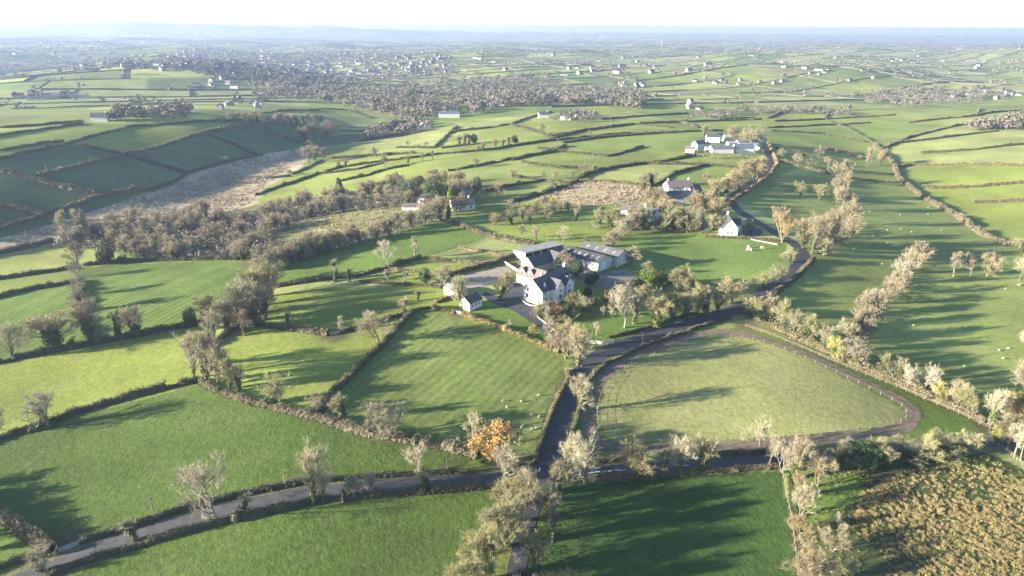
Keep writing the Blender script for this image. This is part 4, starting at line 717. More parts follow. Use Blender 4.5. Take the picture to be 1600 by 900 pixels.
def shed(label, px, rz, L, W, eh, rh, wm, rm, tint, shift=(0, 0), doors=(), lights=6, group=None):
    e = house(label, px, rz, L, W, eh, rh, wm, rm, cat='shed', name='farm_shed', shift=shift, tint=tint, group=group)
    T = lambda x, y, z: (x, y, z); ro = [c for c in e.children if c.name.startswith('roof')][0]; k = rh/(W/2)
    for (f, u, z, w_, h) in doors: window(e, T, f, u, z, w_, h, L, W, 'door', M_metal)
    for i in range(lights):
        x = -L/2+(i+.7)*L/(lights+.4)
        for sg in (-1, 1):
            b = MB(); ys = (W*.16, W*.36); zz = lambda y: eh+rh-k*y+.03+.16*math.sqrt(1+k*k)+.02
            b.add([(x-.5, sg*ys[0], zz(ys[0])), (x+.5, sg*ys[0], zz(ys[0])), (x+.5, sg*ys[1], zz(ys[1])), (x-.5, sg*ys[1], zz(ys[1]))], [(0, 1, 2, 3)]); obj('skylight', b.mesh('skylight', [M_sky]), ro)
    return e
M_sky = mat('translucent_sheet', (.20, .19, .17), rough=.4); M_clad = mat('shed_cladding', (.46, .445, .40), noise=(.36, .345, .31), scale=.8); M_green = mat('pale_green_sheet', (.19, .20, .185), noise=(.15, .16, .15), scale=.5, rough=.5)
M_blue = mat('blue_sheet', (.105, .125, .16), noise=(.075, .09, .12), scale=.4, rough=.5); M_red = mat('red_roof', (.26, .10, .07), noise=(.2, .09, .07), scale=.5)
shed('big cream shed with dark corrugated roof in the yard', (934,426), -42, 20, 10.5, 3.5, 1.9, M_clad, M_sheet, (.22, .22, .23), (-10, 5.25), (('r', -1.5, 0, 3.6, 3.1),), 6)
shed('rear span of the yard shed with paler roof', (934,426), -42, 20, 10, 3.7, 1.8, M_clad, M_sheet, (.40, .40, .41), (-8.2, 16.0), (('r', 0, 0, 3.8, 3.2),), 4)
shed('small lean shed between barn and big shed', (876,408), -42, 6, 5, 2.8, 1.4, M_white, M_slate, None, (0, 0), (('f', 0, 0, 1.4, 2.0),), 0)
def open_shed(label, px, rz, L, W, h0, h1):
    P = at([px])[0]; a = R(rz); e = empty('open_shed', P, a, label, 'shed')
    b = MB(); b.add([(-.4, -.5, h1), (L+.4, -.5, h1), (L+.4, W+.4, h0), (-.4, W+.4, h0), (-.4, -.5, h1+.2), (L+.4, -.5, h1+.2), (L+.4, W+.4, h0+.2), (-.4, W+.4, h0+.2)], [(0, 3, 2, 1), (4, 5, 6, 7), (0, 1, 5, 4), (1, 2, 6, 5), (2, 3, 7, 6), (3, 0, 4, 7)]); obj('roof', b.mesh('roof', [M_green]), e)
    b = MB(); b.box(0, L, W-.15, W, -.5, h0-.05); obj('back_wall', b.mesh('back_wall', [M_clad]), e)
    for x in (0, L-.15):
        b = MB(); b.add([(x, 0, -.5), (x+.15, 0, -.5), (x+.15, W-.16, -.5), (x, W-.16, -.5), (x, 0, h1-.06), (x+.15, 0, h1-.06), (x+.15, W-.16, h0-.06), (x, W-.16, h0-.06)], [(0, 1, 5, 4), (1, 2, 6, 5), (2, 3, 7, 6), (3, 0, 4, 7), (4, 5, 6, 7)]); obj('side_wall', b.mesh('side_wall', [M_cream]), e)
    for i in range(1, 5): b = MB(); b.box(i*L/5-.1, i*L/5+.1, .05, .25, -.4, h1-.05); obj('post', b.mesh('post', [M_metal]), e)
open_shed('open-fronted hay shed with pale green sloping roof', (821,410), 36, 21, 8.5, 3.3, 4.3)
house('small white garden cottage with navy slate roof', (726,484), 50, 6.6, 5.0, 2.7, 1.7, wins=wf((-1.2, 1.2), .9, .7, .9)+wf((-1.8, 0, 1.8), .8, .8, 1.2, 'f'), shift=(3.3, 0), cat='cottage', name='cottage')
shed('low stable with pale green roof by the arena', (712,460), -40, 8, 4.5, 2.4, 1.0, M_cream, M_green, None, (0, 0), (('f', 0, 0, 1.2, 1.9),), 0)
# white cottage and houses beyond
house('white cottage with steep gable facing the vivid field', (1139,371), 84, 9.5, 7.6, 4.0, 4.6, wins=wf((-.9, .9), 1.2, 1.0, 1.2)+wf((0,), 5.0, .8, .9), chim=((4.2, 0),), shift=(4.7, 0), cat='cottage', name='cottage', cross=((6.2, -1, 4.6, 3.0, 3.6, 2.6, ((0, .8, 1, 1.2),)),))
house('white two-storey house of the twin pair', (1058,304), 12, 15, 8.5, 5.4, 2.8, rm=M_tile, wins=wf((-5, -1.5, 2, 5.5), 1, 1, 1.2, 'f')+wf((-5, -1.5, 2, 5.5), 3.6, 1, 1.1, 'f'), chim=((6.5, 0), (-6.5, 0)))
house('white house with dark roof in front of the pair', (1056,316), 10, 17, 8, 3.4, 3.0, wins=wf((-6, -2, 3), .9, 1.1, 1.2, 'f')+wf((0,), 1, 1, 1.2), chim=((5, 0),))
house('dark-roofed outbuilding right of the twin houses', (1082,305), 30, 8, 7, 2.8, 3.2, rm=M_slate, cat='outbuilding', name='outbuilding')
house('white bungalow with dark roof among the trees', (1007,340), -38, 14, 8, 2.8, 2.8, wins=wf((-4, 0, 4), .9, 1.2, 1.1, 'f')+wf((-1.5, 1.5), .9, 1.0, 1.1, 'r'), chim=((0, 0),), name='bungalow', cat='bungalow')
house('brown-roofed outbuilding left of the bungalow', (985,334), -10, 10, 6, 2.6, 2.0, rm=M_tile, cat='outbuilding', name='outbuilding')
house('white-walled house in the wood right end', (722,326), 20, 13, 8, 3.0, 2.6, rm=M_slate, wins=wf((-4, 0, 4), .9, 1.2, 1.1, 'f'), chim=((4, 0),))
house('pale roofed house hidden in the wood', (664,318), -25, 11, 8, 4.6, 3.0, rm=M_tile, wins=wf((-3, 0, 3), .9, 1.2, 1.1, 'f'))
house('low white outbuilding in the wood', (642,328), 5, 10, 4, 2.2, 1.2, cat='outbuilding', name='outbuilding', rm=M_tile)
house('small white shed behind the wood house', (729,302), 15, 5, 5, 3.0, 1.5, cat='outbuilding', name='outbuilding')
# hilltop farm
def simple(label, px, rz, L, W, eh, rh, wm, rm, tint=None, cat='shed', name='farm_shed', group=None): return house(label, px, rz, L, W, eh, rh, wm, rm, cat=cat, name=name, tint=tint, group=group)
for lb, px, rz, L, W, eh, rh, wm, rm in [
 ('white-gabled round shed of the hilltop farm', (1160,238), 8, 15, 8, 3.6, 2.4, M_white, M_blue), ('rear grey-blue shed of the hilltop farm', (1166,230), 6, 17, 7, 3.8, 1.8, M_clad, M_blue), ('wide low blue shed of the hilltop farm', (1126,238), 6, 17, 9, 3.4, 1.8, M_clad, M_blue),
 ('white farmhouse of the hilltop farm', (1113,222), -8, 11, 6, 4.6, 2.2, M_white, M_slate), ('white-gabled shed left of the hilltop farmhouse', (1091,232), 35, 10, 6, 4, 2.2, M_white, M_blue), ('pale shed behind the hilltop farmhouse', (1138,221), 8, 9, 6, 3.6, 1.8, M_white, M_sheet), ('short tan shed in the hilltop farm centre', (1103,231), 65, 7, 5, 3, 1.6, M_cream, M_tile), ('low pale lean-to in the hilltop farm centre', (1144,229), 10, 9, 5, 2.8, 1.2, M_cream, M_sheet), ('narrow white shed at the right end of hilltop farm', (1181,236), 70, 9, 5, 3, 1.6, M_white, M_blue), ('small slate shed behind the hilltop farm', (1122,217), 20, 7, 5, 3.2, 1.8, M_white, M_slate), ('small blue lean-to before the hilltop farmhouse', (1108,236), 15, 6, 4, 2.6, 1.0, M_clad, M_blue), ('brown-roofed store left of the hilltop farm', (1078,238), -20, 7, 5, 2.8, 1.6, M_cream, M_tile), ('grey shed between the blue hilltop sheds', (1143,236), 60, 8, 5, 3, 1.5, M_clad, M_slate)]: simple(lb, px, rz, L, W, eh, rh, wm, rm)
house('long blue-white industrial shed beyond the middle fields', (702,184), 4, 25, 12, 4.6, 2, M_clad, M_blue, cat='shed', name='industrial_shed', tint=None)
for lb, px, rz, L, W, eh, rh in [('white house on the ridge right of industrial shed', (781,165), 5, 12, 7, 4.6, 2.4), ('white house left of the ridge-top cluster', (849,184), 10, 11, 7, 4, 2.4), ('brown-roofed house in the ridge-top cluster', (884,187), -12, 11, 7, 4, 2.8), ('pale house right in the ridge-top cluster', (906,182), 8, 10, 7, 4, 2.4), ('white house on the far left hill crest', (157,189), 12, 13, 7, 3.6, 3)]: house(lb, px, rz, L, W, eh, rh, chim=((L*.4, 0),))
# ------------------------------------------------------------------ animals, car, sign
def skin(name, verts, edges, rad, mats, sub=1):
    me = bpy.data.meshes.new(name); me.from_pydata(verts, edges, []); o = bpy.data.objects.new(name, me); C.objects.link(o)
    mo = o.modifiers.new('s', 'SKIN'); mo.use_smooth_shade = True; o.modifiers.new('u', 'SUBSURF').levels = sub
    for i, r_ in enumerate(rad): me.skin_vertices[0].data[i].radius = r_ if isinstance(r_, tuple) else (r_, r_)
    me.skin_vertices[0].data[0].use_root = True
    m2 = bpy.data.meshes.new_from_object(o.evaluated_get(bpy.context.evaluated_depsgraph_get())); bpy.data.objects.remove(o); m2.materials.clear()
    for m in mats: m2.materials.append(m)
    m2.name = name; return m2
sv = [(0, 0, .62), (-.35, 0, .62), (.32, 0, .64), (.55, 0, .68), (.78, 0, .60), (.30, .14, .38), (.30, .14, 0), (.30, -.14, .38), (.30, -.14, 0), (-.34, .14, .38), (-.34, .14, 0), (-.34, -.14, .38), (-.34, -.14, 0)]
se = [(0, 1), (0, 2), (2, 3), (3, 4), (2, 5), (5, 6), (2, 7), (7, 8), (1, 9), (9, 10), (1, 11), (11, 12)]
SHEEP = [skin('sheep', [(x, y, z if k not in ('g',) or i not in (3, 4) else z-.45*(i-2)*.55) for i, (x, y, z) in enumerate(sv)], se, [.32, .29, .28, .14, .08, .08, .04, .08, .04, .08, .04, .08, .04], [M_wool]) for k in ('s', 'g')]
def sheep(items, place, group):
    items = sorted(items); P = at(items)
    for k, p in enumerate(P):
        o = obj('sheep', SHEEP[k % 2], None, (p[0], p[1], p[2]-.02), rng.uniform(0, 6.28)); o.scale = (.66, .66, .66)
        tag(o, f"{'leftmost' if k == 0 else 'rightmost' if k == len(P)-1 else ORD[k]} {'' if k in (0, len(P)-1) else 'from left '}white woolly sheep {place}", 'sheep', group)
sheep([(786,627),(792,637),(841,619),(830,649),(842,652),(845,660),(817,666),(815,669),(830,672),(838,670),(814,628)], 'in the field left of the road', 'sheep left of the road')
sheep([(1427,509),(1503,513),(1510,512),(1506,573),(1567,561),(1561,548),(1575,545),(1571,452)], 'in the lower right field', 'sheep in the lower right field')
sheep([(1359,331),(1406,336),(1450,324),(1450,335),(1471,360),(1407,358),(1363,369),(1353,379),(1386,380),(1338,382),(1334,389),(1354,409),(1378,413),(1386,360),(1424,363)], 'in the streaked valley field', 'sheep in the valley field')
M_pony = mat('pony_coat', (.55, .50, .44), objcol=True)
hv = [(0, 0, 1.15), (-.65, 0, 1.18), (.6, 0, 1.15), (.95, 0, 1.2), (1.3, 0, .75), (1.5, 0, .32), (.55, .2, .65), (.55, .2, 0), (.55, -.2, .65), (.55, -.2, 0), (-.66, .2, .7), (-.74, .2, .4), (-.68, .2, 0), (-.66, -.2, .7), (-.74, -.2, .4), (-.68, -.2, 0), (-.98, 0, 1.0), (-1.05, 0, .5)]
he = [(0, 1), (0, 2), (2, 3), (3, 4), (4, 5), (2, 6), (6, 7), (2, 8), (8, 9), (1, 10), (10, 11), (11, 12), (1, 13), (13, 14), (14, 15), (1, 16), (16, 17)]
PONY = skin('pony', hv, he, [.36, .34, .34, .22, .14, .09, .12, .06, .12, .06, .14, .08, .06, .14, .08, .06, .07, .06], [M_pony])
for lb, px, a, t in (('white grazing pony in the vivid field by the cottage', (1171,392), 170, (1.4, 1.45, 1.5)), ('piebald tan pony just behind the white pony', (1170,387.5), 20, (1.1, .9, .75)), ('tan pony right of the two other ponies', (1192,389), 190, (1.0, .8, .55))):
    o = obj('pony', PONY, None, at([px])[0], R(a)); o.color = (*t, 1); tag(o, lb, 'pony')
def car(label, px, rz, col):
    P = at([px])[0]; e = empty('car', P+np.array([0, 0, .06]), R(rz), label, 'car'); m = mat('car_paint', col, rough=.25, spec=.6)
    prof = [(-2.0, .35), (-2.05, .75), (-1.9, .95), (-1.0, 1.0), (-.1, 1.0), (1.0, .92), (1.9, .78), (2.05, .55), (2.0, .35)]; b = MB(); n_ = len(prof)
    b.add([(x, y*(.86 if z < .9 else .82), z) for y in (-1, 1) for x, z in prof], [tuple(range(n_)), tuple(range(2*n_-1, n_-1, -1))]+[(i, n_+i, n_+(i+1) % n_, (i+1) % n_) for i in range(n_)]); obj('body', b.mesh('body', [m]), e)
    b = MB(); cab = [(-1.85, .96), (-1.45, 1.44), (.1, 1.48), (.85, .93)]; b.add([(x, y*(.76 if z < 1 else .62), z) for y in (-1, 1) for x, z in cab], [(0, 1, 2, 3), (7, 6, 5, 4), (0, 4, 5, 1), (2, 6, 7, 3)]); obj('windows', b.mesh('windows', [M_glass]), e)
    b = MB(); b.add([(x, y, z) for x, z in ((-1.45, 1.445), (.1, 1.485)) for y in (-.6, .6)]+[(x, y, z+.05) for x, z in ((-1.4, 1.445), (.05, 1.485)) for y in (-.56, .56)], [(0, 2, 3, 1), (4, 5, 7, 6), (0, 1, 5, 4), (2, 6, 7, 3), (0, 4, 6, 2), (1, 3, 7, 5)]); obj('roof_panel', b.mesh('roof_panel', [m]), e)
    for x in (-1.3, 1.3):
        for y in (-.82, .82): b = MB(); b.tube((x, y-.1, .32), (x, y+.1, .32), .32, .32, 14); wh = obj('wheel', b.mesh('wheel', [M_door]), e); b = MB(); b.tube((x, y-.11, .32), (x, y+.11, .32), .18, .18, 10); obj('rim', b.mesh('rim', [M_metal]), wh)
    for y in (-.6, .6): b = MB(); b.box(1.96, 2.05, y-.16, y+.16, .58, .72); obj('headlight', b.mesh('headlight', [M_metal]), e)
car('dark car parked beside the white house wing', (801,446), 70, (.05, .05, .06))
def marker(label, px, h, r_):
    P = at([px])[0]; e = empty('marker_post', P, R(30), label, 'marker'); b = MB(); b.tube((0, 0, -.2), (0, 0, h), .06, .06); obj('post', b.mesh('post', [M_wood]), e); b = MB(); b.tube((0, -.05, h), (0, .05, h), r_, r_, 16); obj('disc', b.mesh('disc', [M_white]), e)
marker('white round marker on the paddock fence', (934,645), 1.6, .45); marker('pale round road sign beside the road bend', (1110,494), 2.1, .4)
# ------------------------------------------------------------------ rushes, reeds
def tufts(name, label, poly, spacing, size, material, blades, seed, kind='stuff', tint=(1, 1, 1), skip=.0, cat='grass', bw=.17):
    r = np.random.default_rng(seed); P = at(densify(poly+[poly[0]], 30)); x0, y0 = P[:, :2].min(0); x1, y1 = P[:, :2].max(0); N = int((x1-x0)*(y1-y0)/spacing**2)
    X = r.uniform(x0, x1, N); Y = r.uniform(y0, y1, N); k = pip(X, Y, P) & (np.sin(X*.09+seed)*np.sin(Y*.11+1.7*seed)+r.uniform(-.6, 1, N) > skip); X = X[k]; Y = Y[k]; Z = terrain(X, Y); N = len(X)
    s = size*r.uniform(.55, 1.35, N); pi = np.repeat(np.arange(N), blades); m = len(pi); a = r.uniform(0, 6.28, m); el = r.uniform(.35, 1.35, m); d = np.c_[np.cos(a)*np.cos(el), np.sin(a)*np.cos(el), np.sin(el)]
    base = np.c_[X, Y, Z][pi]+np.c_[np.cos(a), np.sin(a), np.zeros(m)]*(s[pi]*.25*r.uniform(0, 1, m))[:, None]
    V, F = spikes(base, d, s[pi]*r.uniform(.6, 1.1, m), s[pi]*bw, r); o = obj(name, tri_mesh(name, V, F, [material])); o.color = (*tint, 1); return tag(o, label, cat, None, kind)
tufts('rush_tussocks', 'golden rush tussocks covering the rough field at lower right', [(1345,770),(1400,740),(1480,725),(1560,735),(1640,770),(1760,860),(1760,960),(1400,960),(1380,870),(1330,830)], .66, .66, M_tuss, 30, 5, tint=(1.08, 1.05, 1), skip=-.45, bw=.12)
tufts('green_rushes', 'dark green rushes mixed through the golden tussocks', [(1345,770),(1400,740),(1480,725),(1560,735),(1640,770),(1760,860),(1760,960),(1400,960),(1380,870),(1330,830)], 1.3, .6, M_ivy, 18, 15, tint=(1.3, 1.4, .9), skip=-.2)
tufts('green_rushes', 'bright green rushes at the top of the rough field', [(1450,722),(1520,703),(1600,740),(1640,775),(1540,745)], 1.3, .8, M_ivy, 22, 6, tint=(2.6, 2.4, 1.6), skip=-.2)
tufts('rough_grass', 'olive rough grass between the fence trees and rushes', [(1240,745),(1340,725),(1450,715),(1350,780),(1400,960),(1255,960)], 1.3, .55, M_tuss, 16, 7, tint=(.55, .72, .55), skip=-.1)
tufts('bog_reeds', 'pale brown reeds covering the bog below the left hill', [(0,376),(75,354),(235,303),(300,276),(410,242),(470,234),(450,262),(415,290),(395,315),(330,340),(150,372),(60,390)], 2.3, 1.7, M_reed, 10, 8, skip=-.35)
tufts('clearing_rushes', 'yellowish rushes filling the clearing in the wood', [(485,350),(520,337),(590,328),(660,330),(690,338),(560,362),(490,376)], 2.2, 1.6, M_tuss, 10, 9, tint=(1.0, 1.05, .9), skip=-.3)
tufts('rough_straw', 'tan dead bracken on the rough ground above the road', [(800,330),(870,300),(920,283),(990,288),(1040,294),(1010,320),(900,325)], 2.4, 1.6, M_reed, 10, 10, skip=-.2)
tufts('lane_verge', 'dry verge grass beside the lanes', [(880,745),(990,735),(1220,725),(1220,735),(1000,748),(890,757)], 1.1, .6, M_tuss, 14, 11, tint=(.8, .9, .8))
# ------------------------------------------------------------------ the far country: woods, hedgerows, town, turbines
M_under = mat('undergrowth', (.215, .182, .138), noise=(.11, .105, .068), scale=.12)
LIM = [(-500,190),(0,172),(400,162),(480,168),(560,172),(640,160),(760,165),(860,172),(1000,172),(1200,168),(1400,158),(1600,150),(2200,140)]
def ylim(x): return np.interp(x, [a for a, b in LIM], [b for a, b in LIM])
def far_mask(P): x, y, z = project(P); return (y < ylim(x)) & (z > 0) & (x > -250) & (x < 1850)
def tuft_trees(name, label, P, h, wd, material, seed, n=14, cat='wood', size=.34):
    r = np.random.default_rng(seed); N = len(P); pi = np.repeat(np.arange(N), n); d = unit(r.normal(size=(N*n, 3))+np.array([0, 0, .3])); q = r.uniform(.45, 1, N*n)
    c = P[pi]+np.c_[d[:, 0]*wd[pi]*.5*q, d[:, 1]*wd[pi]*.5*q, h[pi]*(.55+.42*d[:, 2]*q)]
    V, F = leaf_tris(c, 1.0, r, d, .9); V = (V.reshape(-1, 3, 3)-c[:, None])*(size*h[pi])[:, None, None]+c[:, None]
    return tag(obj(name, tri_mesh(name, V.reshape(-1, 3), F, [material])), label, cat, None, 'stuff')
def scatter_px(poly, N, r):
    x0, y0 = np.min(poly, 0); x1, y1 = np.max(poly, 0); q = np.c_[r.uniform(x0, x1, N*3), r.uniform(y0, y1, N*3)]; q = q[pip(q[:, 0], q[:, 1], poly)][:N]; return at(q)
r_ = np.random.default_rng(77)
for nm, lb, poly, N, m, sd_, sz in [
 ('far_wood', 'dark mixed wood in the valley below the town', [(395,160),(400,132),(470,126),(560,128),(600,140),(700,122),(780,124),(860,118),(850,150),(760,178),(640,190),(560,172),(480,158)], 900, M_farw, 1, 1.0),
 ('far_wood', 'brown bare wood right of the valley', [(790,168),(800,148),(900,140),(985,140),(1010,158),(1000,172),(930,164),(850,166)], 420, M_farw, 2, 1.0),
 ('far_wood', 'tree belt round the houses on the left crest', [(165,190),(180,178),(250,172),(300,175),(290,186)], 60, M_farw, 3, .8),
 ('far_wood', 'trees round the village in the middle distance', [(560,222),(590,200),(650,186),(680,200),(640,208)], 70, M_farw, 4, .75),
 ('far_wood', 'dark wood on the right beyond the pale fields', [(1330,160),(1400,140),(1480,134),(1560,150),(1600,158),(1500,164),(1400,170)], 150, M_farw, 5, .9),
 ('far_wood', 'straggling belt of trees at right edge', [(1500,205),(1540,192),(1610,182),(1610,200),(1560,206)], 70, M_farw, 6, .8),
 ('far_wood', 'trees along the road in the right distance', [(1080,190),(1200,178),(1330,182),(1330,172),(1200,168),(1090,178)], 110, M_farw, 8, .6),
 ('far_wood', 'trees round the ridge-top houses', [(855,192),(900,178),(930,182),(925,192)], 30, M_farw, 9, .7),
 ('far_wood', 'trees between the houses of the hazy town', [(230,110),(240,84),(420,80),(700,92),(720,118),(560,130),(400,128)], 900, M_farw, 10, .8)]:
    P = scatter_px(poly, N, r_); h = r_.uniform(5, 14, len(P))*sz; tuft_trees(nm, lb, P, h, h*r_.uniform(.9, 1.5, len(P)), m, sd_, 100, 'wood', .15)
for lb, poly, N, hh, m in [('brown undergrowth of the wood beside the bog', [(80,388),(150,358),(250,345),(330,338),(415,335),(432,395),(395,408),(300,406),(215,408),(200,395)], 800, 5.0, M_under), ('undergrowth of the belt below the clearing', [(395,418),(440,400),(560,376),(660,350),(695,338),(690,346),(600,372),(500,400),(440,420),(412,432)], 480, 4.6, M_under), ('undergrowth of the belt above the clearing', [(400,350),(440,322),(540,304),(640,300),(690,318),(640,325),(520,334),(470,348),(420,372)], 420, 4.6, M_under), ('undergrowth around the houses in the wood', [(640,310),(680,285),(740,290),(785,312),(740,322),(700,345),(660,335)], 60, 3, M_under), ('undergrowth of the belt left of the cottage', [(905,352),(1000,345),(1130,352),(1128,368),(1000,362),(910,358)], 90, 3.4, M_under), ('undergrowth around the twin houses and upper road', [(985,322),(1050,312),(1100,300),(1150,285),(1195,258),(1190,275),(1150,305),(1135,345),(1060,342)], 70, 3, M_under), ('bushes round the hilltop farm', [(1080,246),(1090,236),(1140,244),(1196,240),(1198,246),(1120,250)], 60, 2.6, M_under), ('undergrowth below the bottom lane trees', [(800,770),(850,770),(860,830),(845,930),(740,960),(745,900),(775,830)], 50, 1.8, M_under), ('scrub under the thick line between right fields', [(1415,402),(1445,407),(1350,540),(1312,556)], 110, 4.2, M_under), ('scrub under the hedge row beside the paddock', [(1168,486),(1200,496),(1330,556),(1450,606),(1542,656),(1532,662),(1300,566),(1164,496)], 190, 3.0, M_under), ('scrub under the ridge trees by the cottage bend', [(1302,272),(1324,280),(1338,376),(1290,402),(1258,396),(1306,340)], 90, 4.0, M_under)]:
    P = scatter_px(poly, N, r_); h = r_.uniform(.4, 1.1, len(P))*hh; tuft_trees('undergrowth', lb, P, h, h*r_.uniform(.9, 1.5, len(P)), m, len(lb), 60, 'undergrowth', .13)
def far_hedges():
    r = np.random.default_rng(5); V = []; F = []; o = 0; TP = []
    a0, a1 = -9000, 9000
    segs = []
    # grid lines of the warped field pattern, found by inverting the warp with fixed-point steps
    def inv(a, b):
        x = a*math.cos(FA)-b*math.sin(FA); y = a*math.sin(FA)+b*math.cos(FA)
        for _ in range(12):
            ca, cb = cell(x, y); da = a-ca; db = b-cb; x = x+.7*(da*math.cos(FA)-db*math.sin(FA)); y = y+.7*(da*math.sin(FA)+db*math.cos(FA))
        return x, y
    I = np.arange(-75, 76); J = np.arange(-60, 110)
    for j in J:
        s = -.37*(j % 3)
        for i in I:
            ac = (i+s)*CA; bc = j*CB; xa = ac*math.cos(FA)-bc*math.sin(FA); ya = ac*math.sin(FA)+bc*math.cos(FA)
            if ya < 500 or ya > 6500 or abs(xa) > ya*.95+200: continue
            if r.random() < .88: segs.append(((ac, bc), (ac+CA, bc)))
            if r.random() < .80: segs.append(((ac, bc), (ac, bc+CB)))
    S = np.array(segs); K = 6; t = np.linspace(0, 1, K); A = S[:, 0, None]*(1-t)[None, :, None]+S[:, 1, None]*t[None, :, None]
    x, y = inv(A[..., 0].ravel(), A[..., 1].ravel()); z = terrain(x, y); P = np.c_[x, y, z]; m = far_mask(P).reshape(-1, K).all(1); P = P.reshape(-1, K, 3)[m]; N = len(P)
    T = np.gradient(P[..., :2], axis=1); T /= np.linalg.norm(T, axis=2)[..., None]; nn = np.stack([-T[..., 1], T[..., 0]], -1); hh = r.uniform(.9, 2.4, (N, 1))*r.uniform(.75, 1.25, (N, K)); ww = hh*.55
    ring = []
    for a, b in ((-1, -.1), (-.7, .9), (.1, 1.05), (.8, .8), (1, -.1)): ring.append(np.concatenate([P[..., :2]+nn*(a*ww*r.uniform(.8, 1.2, (N, K)))[..., None], (P[..., 2]+b*hh*r.uniform(.85, 1.15, (N, K)))[..., None]], -1))
    V = np.stack(ring, 2).reshape(-1, 3); k = 5; i = (np.arange(N)[:, None, None]*K*k+np.arange(K-1)[None, :, None]*k+np.arange(k-1)[None, None, :]).ravel()
    tag(obj('far_hedgerows', tri_mesh('far_hedgerows', V, np.c_[i, i+k, i+k+1, i+1], [M_far])), 'dark hedgerows netting the distant hazy fields', 'hedgerow', None, 'stuff')
    q = P.reshape(-1, 3); d = np.hypot(q[:, 0], q[:, 1]); kk = r.random(len(q)) < .22; q = np.repeat(q[kk], 2, 0); q[:, :2] += r.normal(0, 4, (len(q), 2)); q[:, 2] = terrain(q[:, 0], q[:, 1]); h = r.uniform(4, 11, len(q))
    tuft_trees('far_hedgerow_trees', 'countless small hedgerow trees across the distant fields', q, h, h*r.uniform(.7, 1.1, len(q)), M_farw, 21, 13, 'tree', .34)
    # beyond: copses thinning to the horizon
    N = 5000; d = np.exp(r.uniform(math.log(2500), math.log(12000), N)); a = r.uniform(-.72, .72, N); X = d*np.sin(a); Y = d*np.cos(a); q = np.c_[X, Y, terrain(X, Y)]; q = q[far_mask(q)]; h = r.uniform(5, 13, len(q))
    tuft_trees('far_copses', 'scattered copses fading into haze towards the horizon', q, h, h*r.uniform(1.5, 5, len(q)), M_farw, 22, 16, 'wood', .34)
far_hedges()
def far_house(k):
    b = MB(); L, W, h, rf = [(11, 8, 3, 3), (14, 8, 5.2, 3), (9, 8, 5.2, 3), (18, 9, 3.2, 3), (26, 14, 5, 2.5), (12, 7.5, 2.8, 2.8)][k]
    l, w_ = L/2, W/2; b.add([(-l, -w_, -1), (l, -w_, -1), (l, w_, -1), (-l, w_, -1), (-l, -w_, h), (l, -w_, h), (l, w_, h), (-l, w_, h), (-l, 0, h+rf), (l, 0, h+rf)], [(0, 1, 5, 4), (2, 3, 7, 6), (0, 4, 8, 7, 3), (1, 2, 6, 9, 5)], 0)
    o = .4; kk = rf/w_
    for s in (-1, 1): b.add([(-l-o, 0, h+rf+.1), (l+o, 0, h+rf+.1), (l+o, s*(w_+o), h-kk*o+.1), (-l-o, s*(w_+o), h-kk*o+.1)], [(0, 1, 2, 3)], 1)
    b.box(l-1.2, l-.4, -.4, .4, h+rf*.5, h+rf+1.2, 0)
    return b.mesh('house', [M_white, [M_slate, M_slate, M_tile, M_slate, M_sheet, M_tile][k]])
FH = [far_house(k) for k in range(6)]
def village(label, group, poly, N, rot=None, sc=1.0):
    P = scatter_px(poly, N, r_)
    for p in P: o = obj('house', FH[int(r_.choice(6, p=[.25, .25, .2, .12, .06, .12]))], None, p, R((rot if rot is not None else 20)+r_.choice([0, 90])+r_.normal(0, 12))); o.color = (*(np.array([1, .98, .95])*r_.uniform(.28, .6)), 1); o.scale = (sc, sc, sc); tag(o, label, 'house', group)
village('small pale house in the left end of the hazy town', 'houses at the left end of the town', [(118,106),(130,96),(200,90),(212,104),(160,108)], 34)
village('small pale house in the middle of the hazy town', 'houses in the middle of the town', [(240,104),(250,92),(330,82),(420,80),(470,90),(440,112),(330,114)], 70)
village('small pale house in the right half of the town', 'houses in the right half of the town', [(455,112),(480,92),(560,90),(690,94),(705,112),(640,124),(540,122)], 76)
village('pale house in the scatter below the town', 'houses below the town', [(280,132),(360,118),(430,118),(540,130),(520,145),(420,140),(300,140)], 26)
village('white house in the strip on the left plain', 'houses on the left plain', [(5,152),(20,144),(120,146),(130,152),(60,158)], 14, None, .8)
village('white house among trees on the left crest', 'houses on the left crest', [(335,172),(345,158),(420,156),(410,170)], 9, 15, .7)
village('house in the village between the valley woods', 'houses of the valley village', [(590,206),(610,196),(650,190),(672,200),(630,206)], 13, 10, .75)
village('white house on the slope right of the brown wood', 'houses right of the brown wood', [(960,136),(970,128),(1015,131),(1010,138)], 7, None, .8)
village('white house of the hamlet in the right distance', 'houses of the right hamlet', [(1065,170),(1075,160),(1100,165),(1100,172)], 5, None, .8)
village('pale building of the long hamlet at upper right', 'buildings of the upper right hamlet', [(1075,132),(1090,122),(1230,126),(1240,133)], 11, None, .75)
village('white building beside the dark wood at right', 'buildings by the right wood', [(1400,154),(1460,147),(1530,144),(1600,136),(1600,156),(1540,158)], 14, None, .8)
village('white farm building on the upper right fields', 'buildings on the upper right fields', [(1250,125),(1270,108),(1380,108),(1385,132)], 8, None, .75)
